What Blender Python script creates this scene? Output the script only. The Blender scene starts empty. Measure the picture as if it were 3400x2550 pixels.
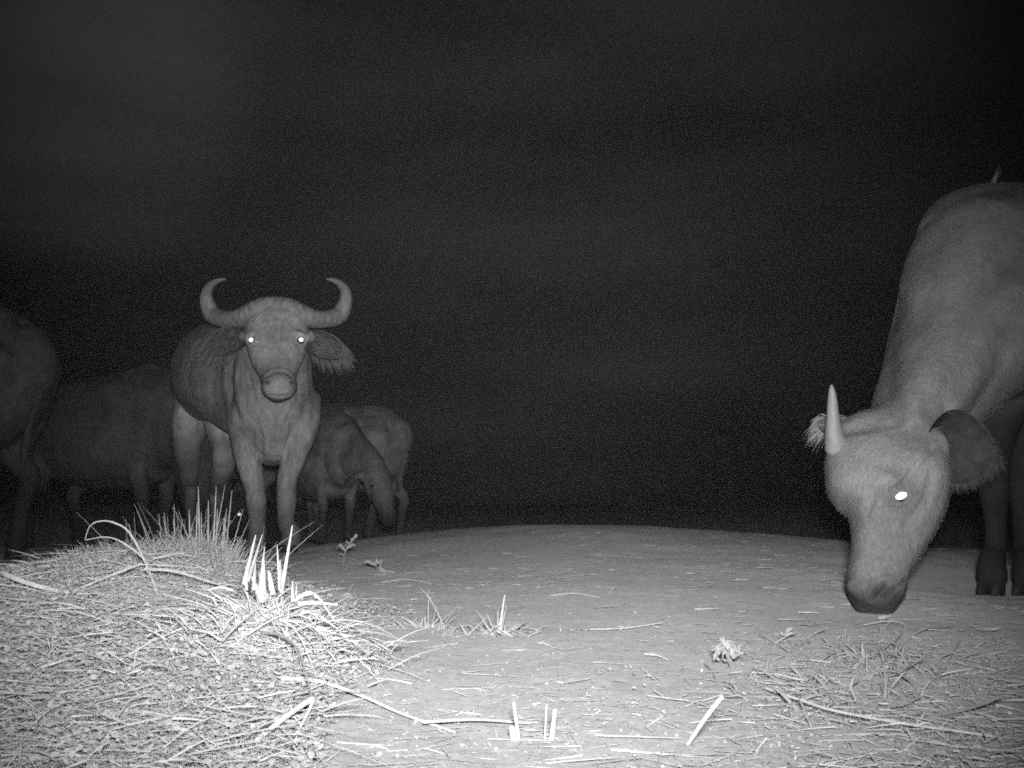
import bpy, bmesh, math, random
import numpy as np
from mathutils import Vector, Matrix
rng = np.random.default_rng(7)
random.seed(7)
SC = bpy.context.scene
COL = SC.collection

# ------------------------------------------------------------------ camera
FPX, CX, CY = 3485.0, 1700.0, 1275.0          # the photo is 3400 x 2550
PITCH = math.radians(7.1)
CAMZ = 0.25
cam = bpy.data.cameras.new('trail_camera')
cam.sensor_width = 36.0
cam.lens = FPX / 3400 * 36.0
cam.clip_start, cam.clip_end = 0.05, 2000
camo = bpy.data.objects.new('trail_camera', cam)
camo.location = (0, 0, CAMZ)
camo.rotation_euler = (math.pi / 2 + PITCH, 0, 0)
COL.objects.link(camo)
SC.camera = camo

# ------------------------------------------------------------------ night sky
world = bpy.data.worlds.new('World')
SC.world = world
world.use_nodes = True
wt = world.node_tree
wt.nodes.clear()
w_out = wt.nodes.new('ShaderNodeOutputWorld')
w_bg = wt.nodes.new('ShaderNodeBackground')
w_tc = wt.nodes.new('ShaderNodeTexCoord')
w_map = wt.nodes.new('ShaderNodeMapping')
w_map.inputs['Rotation'].default_value = (0.0, 0.75, 0.0)
w_map.inputs['Scale'].default_value = (1.0, 1.2, 4.0)
w_n = wt.nodes.new('ShaderNodeTexNoise')
w_n.inputs['Scale'].default_value = 2.4
w_n.inputs['Detail'].default_value = 2.0
w_n.inputs['Roughness'].default_value = 0.55
w_r = wt.nodes.new('ShaderNodeValToRGB')
w_r.color_ramp.elements[0].position = 0.30
w_r.color_ramp.elements[0].color = (0.006, 0.006, 0.006, 1)
w_r.color_ramp.elements[1].position = 0.75
w_r.color_ramp.elements[1].color = (0.016, 0.016, 0.016, 1)
wt.links.new(w_tc.outputs['Generated'], w_map.inputs['Vector'])
wt.links.new(w_map.outputs['Vector'], w_n.inputs['Vector'])
wt.links.new(w_n.outputs['Fac'], w_r.inputs['Fac'])
wt.links.new(w_r.outputs['Color'], w_bg.inputs['Color'])
wt.links.new(w_bg.outputs['Background'], w_out.inputs['Surface'])

def sky_patch(az, el, width, level):
    """a patch of thin cloud, centred on a direction"""
    v = wt.nodes.new('ShaderNodeVectorMath'); v.operation = 'DOT_PRODUCT'
    a, e = math.radians(az), math.radians(el)
    v.inputs[1].default_value = (math.sin(a) * math.cos(e), math.cos(a) * math.cos(e), math.sin(e))
    wt.links.new(w_tc.outputs['Generated'], v.inputs[0])
    m = wt.nodes.new('ShaderNodeMapRange'); m.interpolation_type = 'SMOOTHERSTEP'
    m.inputs['From Min'].default_value = math.cos(math.radians(width)); m.inputs['From Max'].default_value = 1.0
    m.inputs['To Min'].default_value = 0.0; m.inputs['To Max'].default_value = level
    wt.links.new(v.outputs['Value'], m.inputs['Value'])
    return m.outputs['Result']
_sum = None
for az, el, wd, lv in ((-1, 21, 29, 0.95), (-23, 20, 10, 0.75), (-20, 29, 10, 0.45), (0, 12, 15, 0.40)):
    q = sky_patch(az, el, wd, lv)
    if _sum is None: _sum = q
    else:
        ad = wt.nodes.new('ShaderNodeMath'); ad.operation = 'ADD'
        wt.links.new(_sum, ad.inputs[0]); wt.links.new(q, ad.inputs[1]); _sum = ad.outputs[0]
w_mul = wt.nodes.new('ShaderNodeMath'); w_mul.operation = 'ADD'; w_mul.inputs[1].default_value = 0.03
wt.links.new(_sum, w_mul.inputs[0])
wt.links.new(w_mul.outputs[0], w_bg.inputs['Strength'])

# ------------------------------------------------------------------ infrared flash of the trail camera
fl = bpy.data.lights.new('infrared_flash', 'SPOT')
fl.energy = 840.0
fl.spot_size = math.radians(72)
fl.spot_blend = 1.0
fl.shadow_soft_size = 0.045
fl.use_nodes = True
_em = fl.node_tree.nodes['Emission']
_fo = fl.node_tree.nodes.new('ShaderNodeLightFalloff')
_fo.inputs['Strength'].default_value = 1.0
_fo.inputs['Smooth'].default_value = 3.3
fl.node_tree.links.new(_fo.outputs['Quadratic'], _em.inputs['Strength'])
flo = bpy.data.objects.new('infrared_flash', fl)
flo.location = (0.02, -0.03, CAMZ + 0.085)
flo.rotation_euler = (math.pi / 2 + math.radians(4.0), 0, math.radians(2.0))
COL.objects.link(flo)

SC.view_settings.view_transform = 'Standard'
SC.view_settings.look = 'None'
SC.view_settings.exposure = 0.0
SC.view_settings.gamma = 1.0
SC.render.engine = 'CYCLES'
SC.cycles.use_denoising = False
SC.cycles.max_bounces = 4
SC.cycles.diffuse_bounces = 2
SC.cycles.volume_bounces = 0
SC.cycles.filter_width = 1.9
SC.cycles.use_adaptive_sampling = True            # stops early in the dark and keeps the grain of a night frame
SC.cycles.adaptive_threshold = 0.12
SC.cycles.adaptive_min_samples = 6

# ------------------------------------------------------------------ helpers
FWD = np.array([0, math.cos(PITCH), math.sin(PITCH)])
UPV = np.array([0, -math.sin(PITCH), math.cos(PITCH)])
RGT = np.array([1.0, 0, 0])
EYE = np.array([0, 0, CAMZ])

def W(px, py, d):
    """the point of the place that stands d metres ahead and shows at a pixel of the photo"""
    r = RGT * (px - CX) / FPX + FWD - UPV * (py - CY) / FPX
    return EYE + r * (d / r[1])

def lattice(seed):
    return np.random.default_rng(seed).random((256, 256))
LAT = [lattice(s) for s in range(6)]

def vnoise(x, y, k=0):
    L = LAT[k % 6]
    xi = np.floor(x).astype(int); yi = np.floor(y).astype(int)
    fx = x - xi; fy = y - yi
    fx = fx * fx * (3 - 2 * fx); fy = fy * fy * (3 - 2 * fy)
    a = L[xi % 256, yi % 256]; b = L[(xi + 1) % 256, yi % 256]
    c = L[xi % 256, (yi + 1) % 256]; d = L[(xi + 1) % 256, (yi + 1) % 256]
    return (a * (1 - fx) + b * fx) * (1 - fy) + (c * (1 - fx) + d * fx) * fy - 0.5

def gauss(v, c, s0, s1):
    s = np.where(v < c, s0, s1)
    return np.exp(-((v - c) / s) ** 2 / 2)

def gz(x, y):
    """height of the ground without its fine roughness"""
    x = np.asarray(x, float); y = np.asarray(y, float)
    yc = 6.5 + 1.25 * np.clip(0.3 - x, 0, 2.5)
    lat = np.exp(-((x - 0.3) / np.where(x < 0.3, 1.7, 2.0)) ** 2)
    z = 0.19 * lat * gauss(y, yc, 2.3, 2.2)
    z = z - 0.012 * np.clip(y - 6.5, 0, 6.5)
    z = z + 0.035 * np.clip(y - 13.5, 0, 18)
    z = z - 0.015 * np.exp(-((x + 1.4) / 0.5) ** 2 - ((y - 6.0) / 0.7) ** 2)
    # the overgrown mound on the left and the hump under the bright tuft
    z = z + 0.155 * gauss(x, -0.74, 0.42, 0.24) * gauss(y, 2.25, 0.60, 0.25)
    z = z + 0.055 * gauss(x, -0.345, 0.13, 0.10) * gauss(y, 1.52, 0.20, 0.14)
    z = z - 0.024 * np.exp(-((x - 0.88) / 0.35) ** 2 - ((y - 2.5) / 0.35) ** 2)
    z = z - 0.034 * np.exp(-((x - 1.55) / 0.5) ** 2 - ((y - 3.15) / 0.5) ** 2)
    z = z - 0.06 * np.exp(-((x + 2.2) / 0.9) ** 2 - ((y - 8.3) / 1.2) ** 2)
    z = z + 0.05 * vnoise(x * 0.6 + 9, y * 0.6, 3) * np.clip((y - 7) / 6, 0, 1)
    z = z + 0.012 * vnoise(x * 2.1 + 3, y * 2.1 + 40, 1)
    return np.where(y > 0, z, 0.012 * vnoise(x * 2.1 + 3, y * 2.1 + 40, 1))

def G(px, py, lift=0.0):
    """where the sight line of a pixel meets the ground"""
    a = W(px, py, 1.0) - EYE
    d = np.arange(0.55, 14, 0.004)
    p = EYE[None] + a[None] * d[:, None]
    below = p[:, 2] < gz(p[:, 0], p[:, 1]) + lift
    i = int(np.argmax(below)) if below.any() else len(d) - 1
    return p[i]

def link(o, parent=None):
    COL.objects.link(o)
    if parent is not None:
        o.parent = parent
        o.matrix_parent_inverse = Matrix.Translation(-parent.location)
    return o

def mesh_obj(name, verts, faces, mat, parent=None, smooth=True):
    me = bpy.data.meshes.new(name)
    verts = np.asarray(verts, float)
    if isinstance(faces, np.ndarray):
        n, k = faces.shape
        me.vertices.add(len(verts)); me.vertices.foreach_set('co', verts.ravel())
        me.loops.add(n * k); me.loops.foreach_set('vertex_index', faces.ravel().astype(np.int32))
        me.polygons.add(n)
        me.polygons.foreach_set('loop_start', np.arange(0, n * k, k, dtype=np.int32))
        me.update(calc_edges=True)
    else:
        me.from_pydata([tuple(v) for v in verts], [], [tuple(f) for f in faces])
        me.update()
    if smooth:
        me.polygons.foreach_set('use_smooth', np.ones(len(me.polygons), bool))
    me.materials.append(mat)
    return link(bpy.data.objects.new(name, me), parent)

def tag(o, label=None, cat=None, group=None, kind=None):
    if label: o['label'] = label
    if cat: o['category'] = cat
    if group: o['group'] = group
    if kind: o['kind'] = kind
    return o

def empty(name, loc):
    o = bpy.data.objects.new(name, None)
    o.empty_display_size = 0.1
    o.location = loc
    COL.objects.link(o)
    return o

# ------------------------------------------------------------------ materials
def mat_new(name):
    m = bpy.data.materials.new(name)
    m.use_nodes = True
    nt = m.node_tree
    b = nt.nodes['Principled BSDF']
    b.inputs['Specular IOR Level'].default_value = 0.2
    return m, nt, b

def noise(nt, scale, detail=4, rough=0.6, coord='Object', stretch=None):
    tc = nt.nodes.new('ShaderNodeTexCoord')
    n = nt.nodes.new('ShaderNodeTexNoise')
    n.inputs['Scale'].default_value = scale
    n.inputs['Detail'].default_value = detail
    n.inputs['Roughness'].default_value = rough
    if stretch:
        mp = nt.nodes.new('ShaderNodeMapping')
        mp.inputs['Scale'].default_value = stretch
        nt.links.new(tc.outputs[coord], mp.inputs['Vector'])
        nt.links.new(mp.outputs['Vector'], n.inputs['Vector'])
    else:
        nt.links.new(tc.outputs[coord], n.inputs['Vector'])
    return n

def ramp(nt, src, p0, c0, p1, c1):
    r = nt.nodes.new('ShaderNodeValToRGB')
    r.color_ramp.elements[0].position = p0
    r.color_ramp.elements[0].color = (c0, c0, c0, 1)
    r.color_ramp.elements[1].position = p1
    r.color_ramp.elements[1].color = (c1, c1, c1, 1)
    nt.links.new(src, r.inputs['Fac'])
    return r.outputs['Color']

def mix(nt, mode, a, b, fac=1.0):
    m = nt.nodes.new('ShaderNodeMix')
    m.data_type = 'RGBA'
    m.blend_type = mode
    m.inputs['Factor'].default_value = fac
    for s, v in ((m.inputs[6], a), (m.inputs[7], b)):
        if isinstance(v, float): s.default_value = (v, v, v, 1)
        else: nt.links.new(v, s)
    return m.outputs[2]

def bump(nt, b, src, strength, dist):
    bp = nt.nodes.new('ShaderNodeBump')
    bp.inputs['Strength'].default_value = strength
    bp.inputs['Distance'].default_value = dist
    nt.links.new(src, bp.inputs['Height'])
    nt.links.new(bp.outputs['Normal'], b.inputs['Normal'])

def hide_mat(name, lo, hi, spec=0.15, fine=160.0, mottle=1.0):
    m, nt, b = mat_new(name)
    n1 = noise(nt, 5.0, 6, 0.65)
    n2 = noise(nt, fine, 3, 0.6, stretch=(1, 1, 0.35))
    at = nt.nodes.new('ShaderNodeAttribute'); at.attribute_name = 'pigment'
    c = ramp(nt, n1.outputs['Fac'], 0.33, lo * .82, 0.68, hi * 1.12)
    n4 = noise(nt, 22.0, 6, 0.7, stretch=(1.6, 1.6, 0.5))
    c = mix(nt, 'MULTIPLY', c, ramp(nt, n4.outputs['Fac'], 0.32, 1 - .28 * mottle, 0.68, 1 + .18 * mottle))
    c2 = ramp(nt, n2.outputs['Fac'], 0.30, 0.72, 0.70, 1.2)
    c = mix(nt, 'MULTIPLY', c, c2)
    c = mix(nt, 'MULTIPLY', c, at.outputs['Color'])
    nt.links.new(c, b.inputs['Base Color'])
    b.inputs['Roughness'].default_value = 0.75
    b.inputs['Specular IOR Level'].default_value = spec
    add = nt.nodes.new('ShaderNodeMath'); add.operation = 'ADD'
    n3 = noise(nt, 28.0, 5, 0.6)
    nt.links.new(n2.outputs['Fac'], add.inputs[0]); nt.links.new(n3.outputs['Fac'], add.inputs[1])
    bump(nt, b, add.outputs[0], 0.5, 0.008)
    return m

def plain_mat(name, lo, hi, scale=20.0, rough=0.7, spec=0.2, stretch=None, bump_d=0.002):
    m, nt, b = mat_new(name)
    n1 = noise(nt, scale, 4, 0.6, stretch=stretch)
    c = ramp(nt, n1.outputs['Fac'], 0.3, lo, 0.7, hi)
    nt.links.new(c, b.inputs['Base Color'])
    b.inputs['Roughness'].default_value = rough
    b.inputs['Specular IOR Level'].default_value = spec
    bump(nt, b, n1.outputs['Fac'], 0.25 if bump_d < .005 else 0.6, bump_d)
    return m

def blade_mat(name, lo, hi, spec=0.15):
    """each blade its own tone, from the 'tone' attribute"""
    m, nt, b = mat_new(name)
    at = nt.nodes.new('ShaderNodeAttribute'); at.attribute_name = 'tone'
    c = ramp(nt, at.outputs['Fac'], 0.0, lo, 1.0, hi)
    n1 = noise(nt, 90.0, 3, 0.6)
    c = mix(nt, 'MULTIPLY', c, ramp(nt, n1.outputs['Fac'], 0.3, 0.75, 0.7, 1.1))
    nt.links.new(c, b.inputs['Base Color'])
    b.inputs['Roughness'].default_value = 0.6
    b.inputs['Diffuse Roughness'].default_value = 0.7
    b.inputs['Specular IOR Level'].default_value = spec
    tr = nt.nodes.new('ShaderNodeBsdfTranslucent')
    nt.links.new(c, tr.inputs['Color'])
    ms = nt.nodes.new('ShaderNodeMixShader'); ms.inputs[0].default_value = 0.25
    out = nt.nodes['Material Output']
    nt.links.new(b.outputs[0], ms.inputs[1]); nt.links.new(tr.outputs[0], ms.inputs[2])
    nt.links.new(ms.outputs[0], out.inputs['Surface'])
    return m

def soil_mat():
    m, nt, b = mat_new('bare_soil')
    n1 = noise(nt, 1.3, 5, 0.6)
    n2 = noise(nt, 38.0, 5, 0.7)
    n3 = noise(nt, 170.0, 3, 0.7)
    c = ramp(nt, n1.outputs['Fac'], 0.3, 0.178, 0.7, 0.245)
    c = mix(nt, 'MULTIPLY', c, ramp(nt, n2.outputs['Fac'], 0.3, 0.84, 0.7, 1.1))
    c = mix(nt, 'MULTIPLY', c, ramp(nt, n3.outputs['Fac'], 0.3, 0.75, 0.72, 1.2))
    nt.links.new(c, b.inputs['Base Color'])
    b.inputs['Roughness'].default_value = 0.95
    b.inputs['Diffuse Roughness'].default_value = 1.0
    b.inputs['Specular IOR Level'].default_value = 0.05
    add = nt.nodes.new('ShaderNodeMath'); add.operation = 'MULTIPLY_ADD'
    add.inputs[1].default_value = 0.3
    nt.links.new(n3.outputs['Fac'], add.inputs[0]); nt.links.new(n2.outputs['Fac'], add.inputs[2])
    bump(nt, b, add.outputs[0], 0.25, 0.008)
    return m

M_SOIL = soil_mat()
M_HIDE = hide_mat('buffalo_hide', 0.28, 0.42)
M_HIDE_Y = hide_mat('young_buffalo_hide', 0.19, 0.245, fine=220.0, mottle=0.45)
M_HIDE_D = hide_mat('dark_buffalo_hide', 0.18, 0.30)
M_HORN = plain_mat('horn', 0.22, 0.44, 38.0, 0.7, 0.2, stretch=(1, 1, 0.5), bump_d=.012)
M_HORN_Y = plain_mat('young_horn', 0.16, 0.29, 42.0, 0.55, 0.3, stretch=(1, 1, 0.25))
M_HOOF = plain_mat('hoof', 0.015, 0.04, 40.0, 0.6, 0.2)
M_EAR = plain_mat('ear_skin', 0.05, 0.12, 40.0, 0.8, 0.1)
M_EAR_Y = plain_mat('young_ear_skin', 0.03, 0.07, 40.0, 0.8, 0.1)
M_EARHAIR_Y = blade_mat('young_ear_hair', 0.04, 0.16)
M_EARHAIR = blade_mat('ear_hair', 0.10, 0.42)
M_COAT = blade_mat('coat_hair', 0.22, 0.36, 0.05)
M_COAT_Y = blade_mat('young_coat_hair', 0.17, 0.245, 0.05)
M_COAT_D = blade_mat('tail_hair', 0.08, 0.2, 0.1)
M_GREEN = blade_mat('living_grass', 0.22, 0.46)
M_LEAF = blade_mat('leaflets', 0.34, 0.50)
M_STRAW = blade_mat('dry_straw', 0.34, 0.66)
M_PALE = blade_mat('bleached_straw', 0.42, 0.70)
M_DULL = blade_mat('weathered_reed', 0.20, 0.34)
M_SCRUB = blade_mat('far_scrub', 0.15, 0.45)

def eye_mat():
    # the mirror-like layer behind the retina, which throws the flash back
    m, nt, b = mat_new('eye_tapetum')
    b.inputs['Base Color'].default_value = (0.9, 0.9, 0.9, 1)
    b.inputs['Metallic'].default_value = 1.0
    b.inputs['Roughness'].default_value = 0.55
    return m
M_SHINE = eye_mat()
M_EYE = plain_mat('eyeball', 0.02, 0.04, 10.0, 0.3, 0.2)

# ------------------------------------------------------------------ ground: one sheet from under the camera to the horizon
def build_ground():
    th_in = np.linspace(math.radians(-36), math.radians(36), 470)
    th_out = np.linspace(math.radians(36), math.radians(324), 90)[1:-1]
    th = np.concatenate([th_in, th_out])
    r = np.concatenate([[0.12, 0.25, 0.4, 0.5, 0.6], np.geomspace(0.68, 14, 760), np.geomspace(14.5, 120, 50)])
    T, R = np.meshgrid(th, r)
    X = R * np.sin(T); Y = R * np.cos(T)
    Z = gz(X, Y)
    fade = np.clip(1 - (R - 6) / 10, 0, 1)
    rough = 0.008 * vnoise(X * 5, Y * 5, 0) + 0.0018 * vnoise(X * 31, Y * 31, 2) + 0.0014 * vnoise(X * 75, Y * 75, 4)
    clod = np.clip(vnoise(X * 55 + 7, Y * 55, 5) - 0.30, 0, 1) * 0.020
    Z = Z + (rough + clod) * fade
    hr = np.random.default_rng(21)                       # hoof prints trodden into the bare soil
    for _ in range(46):
        hx, hy = hr.uniform(-.5, 1.9), hr.uniform(1.5, 5.5)
        sel = (np.abs(X - hx) < .16) & (np.abs(Y - hy) < .2)
        q = np.sqrt(((X[sel] - hx) / .055) ** 2 + ((Y[sel] - hy) / .075) ** 2) + .9 * vnoise(X[sel] * 16, Y[sel] * 16, 3)
        Z[sel] += hr.uniform(.4, 1) * (-.009 * np.exp(-q ** 2) + .004 * np.exp(-((q - 1.5) / .45) ** 2))
    V = np.stack([X.ravel(), Y.ravel(), Z.ravel()], 1)
    n, m = R.shape
    i = np.arange(n - 1)[:, None] * m; j = np.arange(m)[None]; j2 = (j + 1) % m
    F = np.stack([(i + j), (i + j2), (i + m + j2), (i + m + j)], -1).reshape(-1, 4)[:, ::-1]
    V = np.vstack([V, [[0, 0, float(gz(0, 0))]]])
    o = mesh_obj('ground', V, np.ascontiguousarray(F), M_SOIL)
    bm = bmesh.new(); bm.from_mesh(o.data); bm.verts.ensure_lookup_table()
    c = bm.verts[len(V) - 1]
    for k in range(m):
        bm.faces.new((bm.verts[k], c, bm.verts[(k + 1) % m]))
    bmesh.ops.recalc_face_normals(bm, faces=bm.faces)
    up = sum(f.normal.z for f in bm.faces)
    if up < 0:
        bmesh.ops.reverse_faces(bm, faces=bm.faces)
    for f in bm.faces: f.smooth = True
    bm.to_mesh(o.data); bm.free()
    tag(o, kind='structure')
build_ground()

# ------------------------------------------------------------------ bodies: lofted limbs melted into one continuous skin
def tube_rings(nodes, side, seg=20, sq=2.0):
    """nodes: (point, half width along side, half height); rounded ends"""
    P = [np.array(n[0], float) for n in nodes]
    a = [n[1] for n in nodes]; b = [n[2] for n in nodes]
    T = []
    for i in range(len(P)):
        t = P[min(i + 1, len(P) - 1)] - P[max(i - 1, 0)]
        T.append(t / np.linalg.norm(t))
    def rows(P, T, a, b):
        out = []
        for p, t, aa, bb in zip(P, T, a, b):
            s = np.array(side, float); s = s - t * s.dot(t); s /= np.linalg.norm(s)
            u = np.cross(s, t)
            an = np.arange(seg) * 2 * math.pi / seg
            ca = np.sign(np.cos(an)) * np.abs(np.cos(an)) ** (2 / sq); sa = np.sign(np.sin(an)) * np.abs(np.sin(an)) ** (2 / sq)
            out.append(p + np.outer(ca * aa, s) + np.outer(sa * bb, u))
        return out
    pre = []; post = []
    for f, k in ((0.95, 0.28), (0.72, 0.6), (0.35, 0.85)):
        m0 = min(a[0], b[0]); m1 = min(a[-1], b[-1])
        pre.insert(0, (P[0] - T[0] * m0 * k, T[0], a[0] * f, b[0] * f))
        post.append((P[-1] + T[-1] * m1 * k, T[-1], a[-1] * f, b[-1] * f))
    allr = pre + list(zip(P, T, a, b)) + post
    return rows(*zip(*allr)), allr[0][0] - allr[0][1] * 0.1 * min(a[0], b[0]), allr[-1][0] + allr[-1][1] * 0.1 * min(a[-1], b[-1])

def refine(nodes, n=4):
    """Catmull-Rom through the nodes, radii included"""
    A = np.array([list(np.array(p[0], float)) + [p[1], p[2]] for p in nodes])
    if len(A) < 3:
        return nodes
    E = np.vstack([2 * A[0] - A[1], A, 2 * A[-1] - A[-2]])
    out = []
    for i in range(1, len(E) - 2):
        for k in range(n):
            t = k / n
            q = 0.5 * ((2 * E[i]) + (-E[i - 1] + E[i + 1]) * t + (2 * E[i - 1] - 5 * E[i] + 4 * E[i + 1] - E[i + 2]) * t * t + (-E[i - 1] + 3 * E[i] - 3 * E[i + 1] + E[i + 2]) * t ** 3)
            out.append(q)
    out.append(E[-2])
    return [(q[:3], max(q[3], 1e-4), max(q[4], 1e-4)) for q in out]

def tube_mesh(nodes, side=(1, 0, 0), seg=20, fine=4, sq=2.0):
    rows, c0, c1 = tube_rings(refine(nodes, fine), side, seg, sq)
    V = np.vstack(rows + [c0[None], c1[None]])
    n = len(rows); F = []
    for i in range(n - 1):
        for j in range(seg):
            j2 = (j + 1) % seg
            F.append((i * seg + j, i * seg + j2, (i + 1) * seg + j2, (i + 1) * seg + j))
    for j in range(seg):
        j2 = (j + 1) % seg
        F.append((n * seg, j2, j)); F.append((n * seg + 1, (n - 1) * seg + j, (n - 1) * seg + j2))
    return V, F

def melt(name, chains, mat, parent, voxel=0.012, smooth=10, pigment=None, wrinkle=0.0, grooves=()):
    """union of the lofted chains as one continuous skin"""
    bm = bmesh.new()
    for nodes, side, *sq in chains:
        V, F = tube_mesh(nodes, side, sq=sq[0] if sq else 2.0)
        vs = [bm.verts.new(v) for v in V]
        for f in F: bm.faces.new([vs[i] for i in f])
    bmesh.ops.recalc_face_normals(bm, faces=bm.faces)
    me = bpy.data.meshes.new('tmp'); bm.to_mesh(me); bm.free()
    t = bpy.data.objects.new('tmp', me); COL.objects.link(t)
    r = t.modifiers.new('r', 'REMESH'); r.mode = 'VOXEL'; r.voxel_size = voxel; r.adaptivity = 0
    s = t.modifiers.new('s', 'SMOOTH'); s.factor = 0.5; s.iterations = smooth
    dg = bpy.context.evaluated_depsgraph_get()
    me2 = bpy.data.meshes.new_from_object(t.evaluated_get(dg))
    bpy.data.objects.remove(t); bpy.data.meshes.remove(me)
    me2.name = name
    nv = len(me2.vertices)
    co = np.empty(nv * 3); me2.vertices.foreach_get('co', co); co = co.reshape(-1, 3)
    if wrinkle:
        no = np.empty(nv * 3); me2.vertices.foreach_get('normal', no); no = no.reshape(-1, 3)
        k = vnoise(co[:, 0] * 14 + co[:, 1] * 9, co[:, 2] * 8, 1) + 0.6 * vnoise(co[:, 0] * 30 - co[:, 1] * 22, co[:, 2] * 14 + 5, 2) \
            + 1.2 * vnoise(co[:, 0] * 5 + co[:, 1] * 4, co[:, 2] * 5, 4)
        co = co + no * (k * wrinkle)[:, None]
        me2.vertices.foreach_set('co', co.ravel()); me2.update()
    if grooves:
        no = np.empty(nv * 3); me2.vertices.foreach_get('normal', no); no = no.reshape(-1, 3)
        u = co - EYE; f = u @ FWD
        q = np.stack([CX + (u @ RGT) / f * FPX, CY - (u @ UPV) / f * FPX], 1)
        for pts, wd, dep, lo, hi in grooves:              # skin folds: sunk along lines drawn on the near side
            dist = np.full(nv, 1e9)
            for a, b in zip(pts[:-1], pts[1:]):
                a = np.array(a, float); b = np.array(b, float); e = b - a
                t = np.clip(((q - a) @ e) / (e @ e), 0, 1)
                dist = np.minimum(dist, np.linalg.norm(q - a - t[:, None] * e, axis=1))
            k = np.exp(-(dist / wd) ** 2) - 0.45 * np.exp(-((dist - 2.2 * wd) / (1.1 * wd)) ** 2)
            co = co - no * (k * dep * ((co[:, 1] > lo) & (co[:, 1] < hi) & (no[:, 1] < .3)))[:, None]
        me2.vertices.foreach_set('co', co.ravel()); me2.update()
    pg = np.ones(nv) if pigment is None else np.clip(pigment(co), 0.1, 2.0)
    at = me2.color_attributes.new('pigment', 'FLOAT_COLOR', 'POINT')
    at.data.foreach_set('color', np.stack([pg, pg, pg, np.ones(nv)], 1).ravel())
    me2.polygons.foreach_set('use_smooth', np.ones(len(me2.polygons), bool))
    me2.materials.clear(); me2.materials.append(mat)
    o = bpy.data.objects.new(name, me2)
    return link(o, parent)

def set_tone(o, tone, per):
    at = o.data.attributes.new('tone', 'FLOAT', 'POINT')
    at.data.foreach_set('value', np.repeat(tone, per).astype(np.float32))

def coat(name, body, count, length, width, flow, mat, parent, keep=None, stand=0.5):
    """short hair all over the skin"""
    me = body.data
    me.calc_loop_triangles()
    nt_ = len(me.loop_triangles)
    tri = np.empty(nt_ * 3, np.int32); me.loop_triangles.foreach_get('vertices', tri); tri = tri.reshape(-1, 3)
    nv = len(me.vertices)
    co = np.empty(nv * 3); me.vertices.foreach_get('co', co); co = co.reshape(-1, 3)
    no = np.empty(nv * 3); me.vertices.foreach_get('normal', no); no = no.reshape(-1, 3)
    a, b, c = co[tri[:, 0]], co[tri[:, 1]], co[tri[:, 2]]
    ar = np.linalg.norm(np.cross(b - a, c - a), axis=1)
    if keep is not None:
        ar = ar * keep((a + b + c) / 3)
    pick = rng.choice(nt_, count, p=ar / ar.sum())
    u = rng.random(count); v = rng.random(count)
    f = u + v > 1; u[f] = 1 - u[f]; v[f] = 1 - v[f]
    p = a[pick] + (b - a)[pick] * u[:, None] + (c - a)[pick] * v[:, None]
    n = no[tri[pick, 0]]
    d = n * stand + np.array(flow)[None] * 0.8 + rng.normal(0, 0.2, (count, 3))
    d -= n * np.minimum(0, (d * n).sum(1) - 0.12)[:, None]
    d /= np.linalg.norm(d, axis=1)[:, None]
    s = np.cross(d, n + rng.normal(0, 0.3, (count, 3))); s /= np.linalg.norm(s, axis=1)[:, None] + 1e-9
    L = (length * (0.5 + rng.random(count)))[:, None]
    V = np.stack([p - n * 0.002 - s * width / 2, p - n * 0.002 + s * width / 2, p + d * L], 1).reshape(-1, 3)
    F = np.arange(count * 3).reshape(-1, 3)
    o = mesh_obj(name, V, F, mat, parent, smooth=False)
    set_tone(o, rng.random(count), 3)
    o['kind'] = 'stuff'
    return o

def hoof(name, pos, fdir, size, parent):
    """a cloven hoof: two rounded claws"""
    f = np.array(fdir, float); f[2] = 0; f /= np.linalg.norm(f)
    s = np.array([-f[1], f[0], 0])
    V = []; F = []
    for sg in (-1, 1):
        base = len(V)
        prof = [(0.0, 1.0, 1.0), (0.35, 0.94, 1.0), (0.75, 0.78, 0.9), (1.0, 0.55, 0.75)]
        for h, k, w in prof:
            for q in range(10):
                an = q * 2 * math.pi / 10
                x = math.cos(an) * size * 0.62 * k + size * 0.28 * (1 - h)
                y = math.sin(an) * size * 0.30 * w + sg * size * 0.34
                V.append(np.array(pos) + f * x + s * y + np.array([0, 0, h * size * 0.85]))
        for r in range(3):
            for q in range(10):
                q2 = (q + 1) % 10
                F.append((base + r * 10 + q, base + r * 10 + q2, base + (r + 1) * 10 + q2, base + (r + 1) * 10 + q))
        F.append(tuple(base + 9 - q for q in range(10))); F.append(tuple(base + 30 + q for q in range(10)))
    return mesh_obj(name, V, F, M_HOOF, parent)

def horn(nodes, mat, parent, ridges=0.0, seg=22, side=(0, 1, 0)):
    nn = refine(nodes, 8)
    if ridges:
        nn = [(p, a * (1 + ridges * math.sin(i * 1.9) * max(0, 1 - i / (len(nn) * 0.6))), b * (1 + ridges * math.sin(i * 1.9) * max(0, 1 - i / (len(nn) * 0.6)))) for i, (p, a, b) in enumerate(nn)]
    rows, c0, c1 = tube_rings(nn, side, seg)
    V = np.vstack(rows + [c0[None], c1[None]]); n = len(rows); F = []
    for i in range(n - 1):
        for j in range(seg):
            j2 = (j + 1) % seg
            F.append((i * seg + j, i * seg + j2, (i + 1) * seg + j2, (i + 1) * seg + j))
    for j in range(seg):
        j2 = (j + 1) % seg
        F.append((n * seg, j2, j)); F.append((n * seg + 1, (n - 1) * seg + j, (n - 1) * seg + j2))
    o = mesh_obj('horn', V, F, mat, parent)
    bm = bmesh.new(); bm.from_mesh(o.data); bmesh.ops.recalc_face_normals(bm, faces=bm.faces); bm.to_mesh(o.data); bm.free()
    return o

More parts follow.
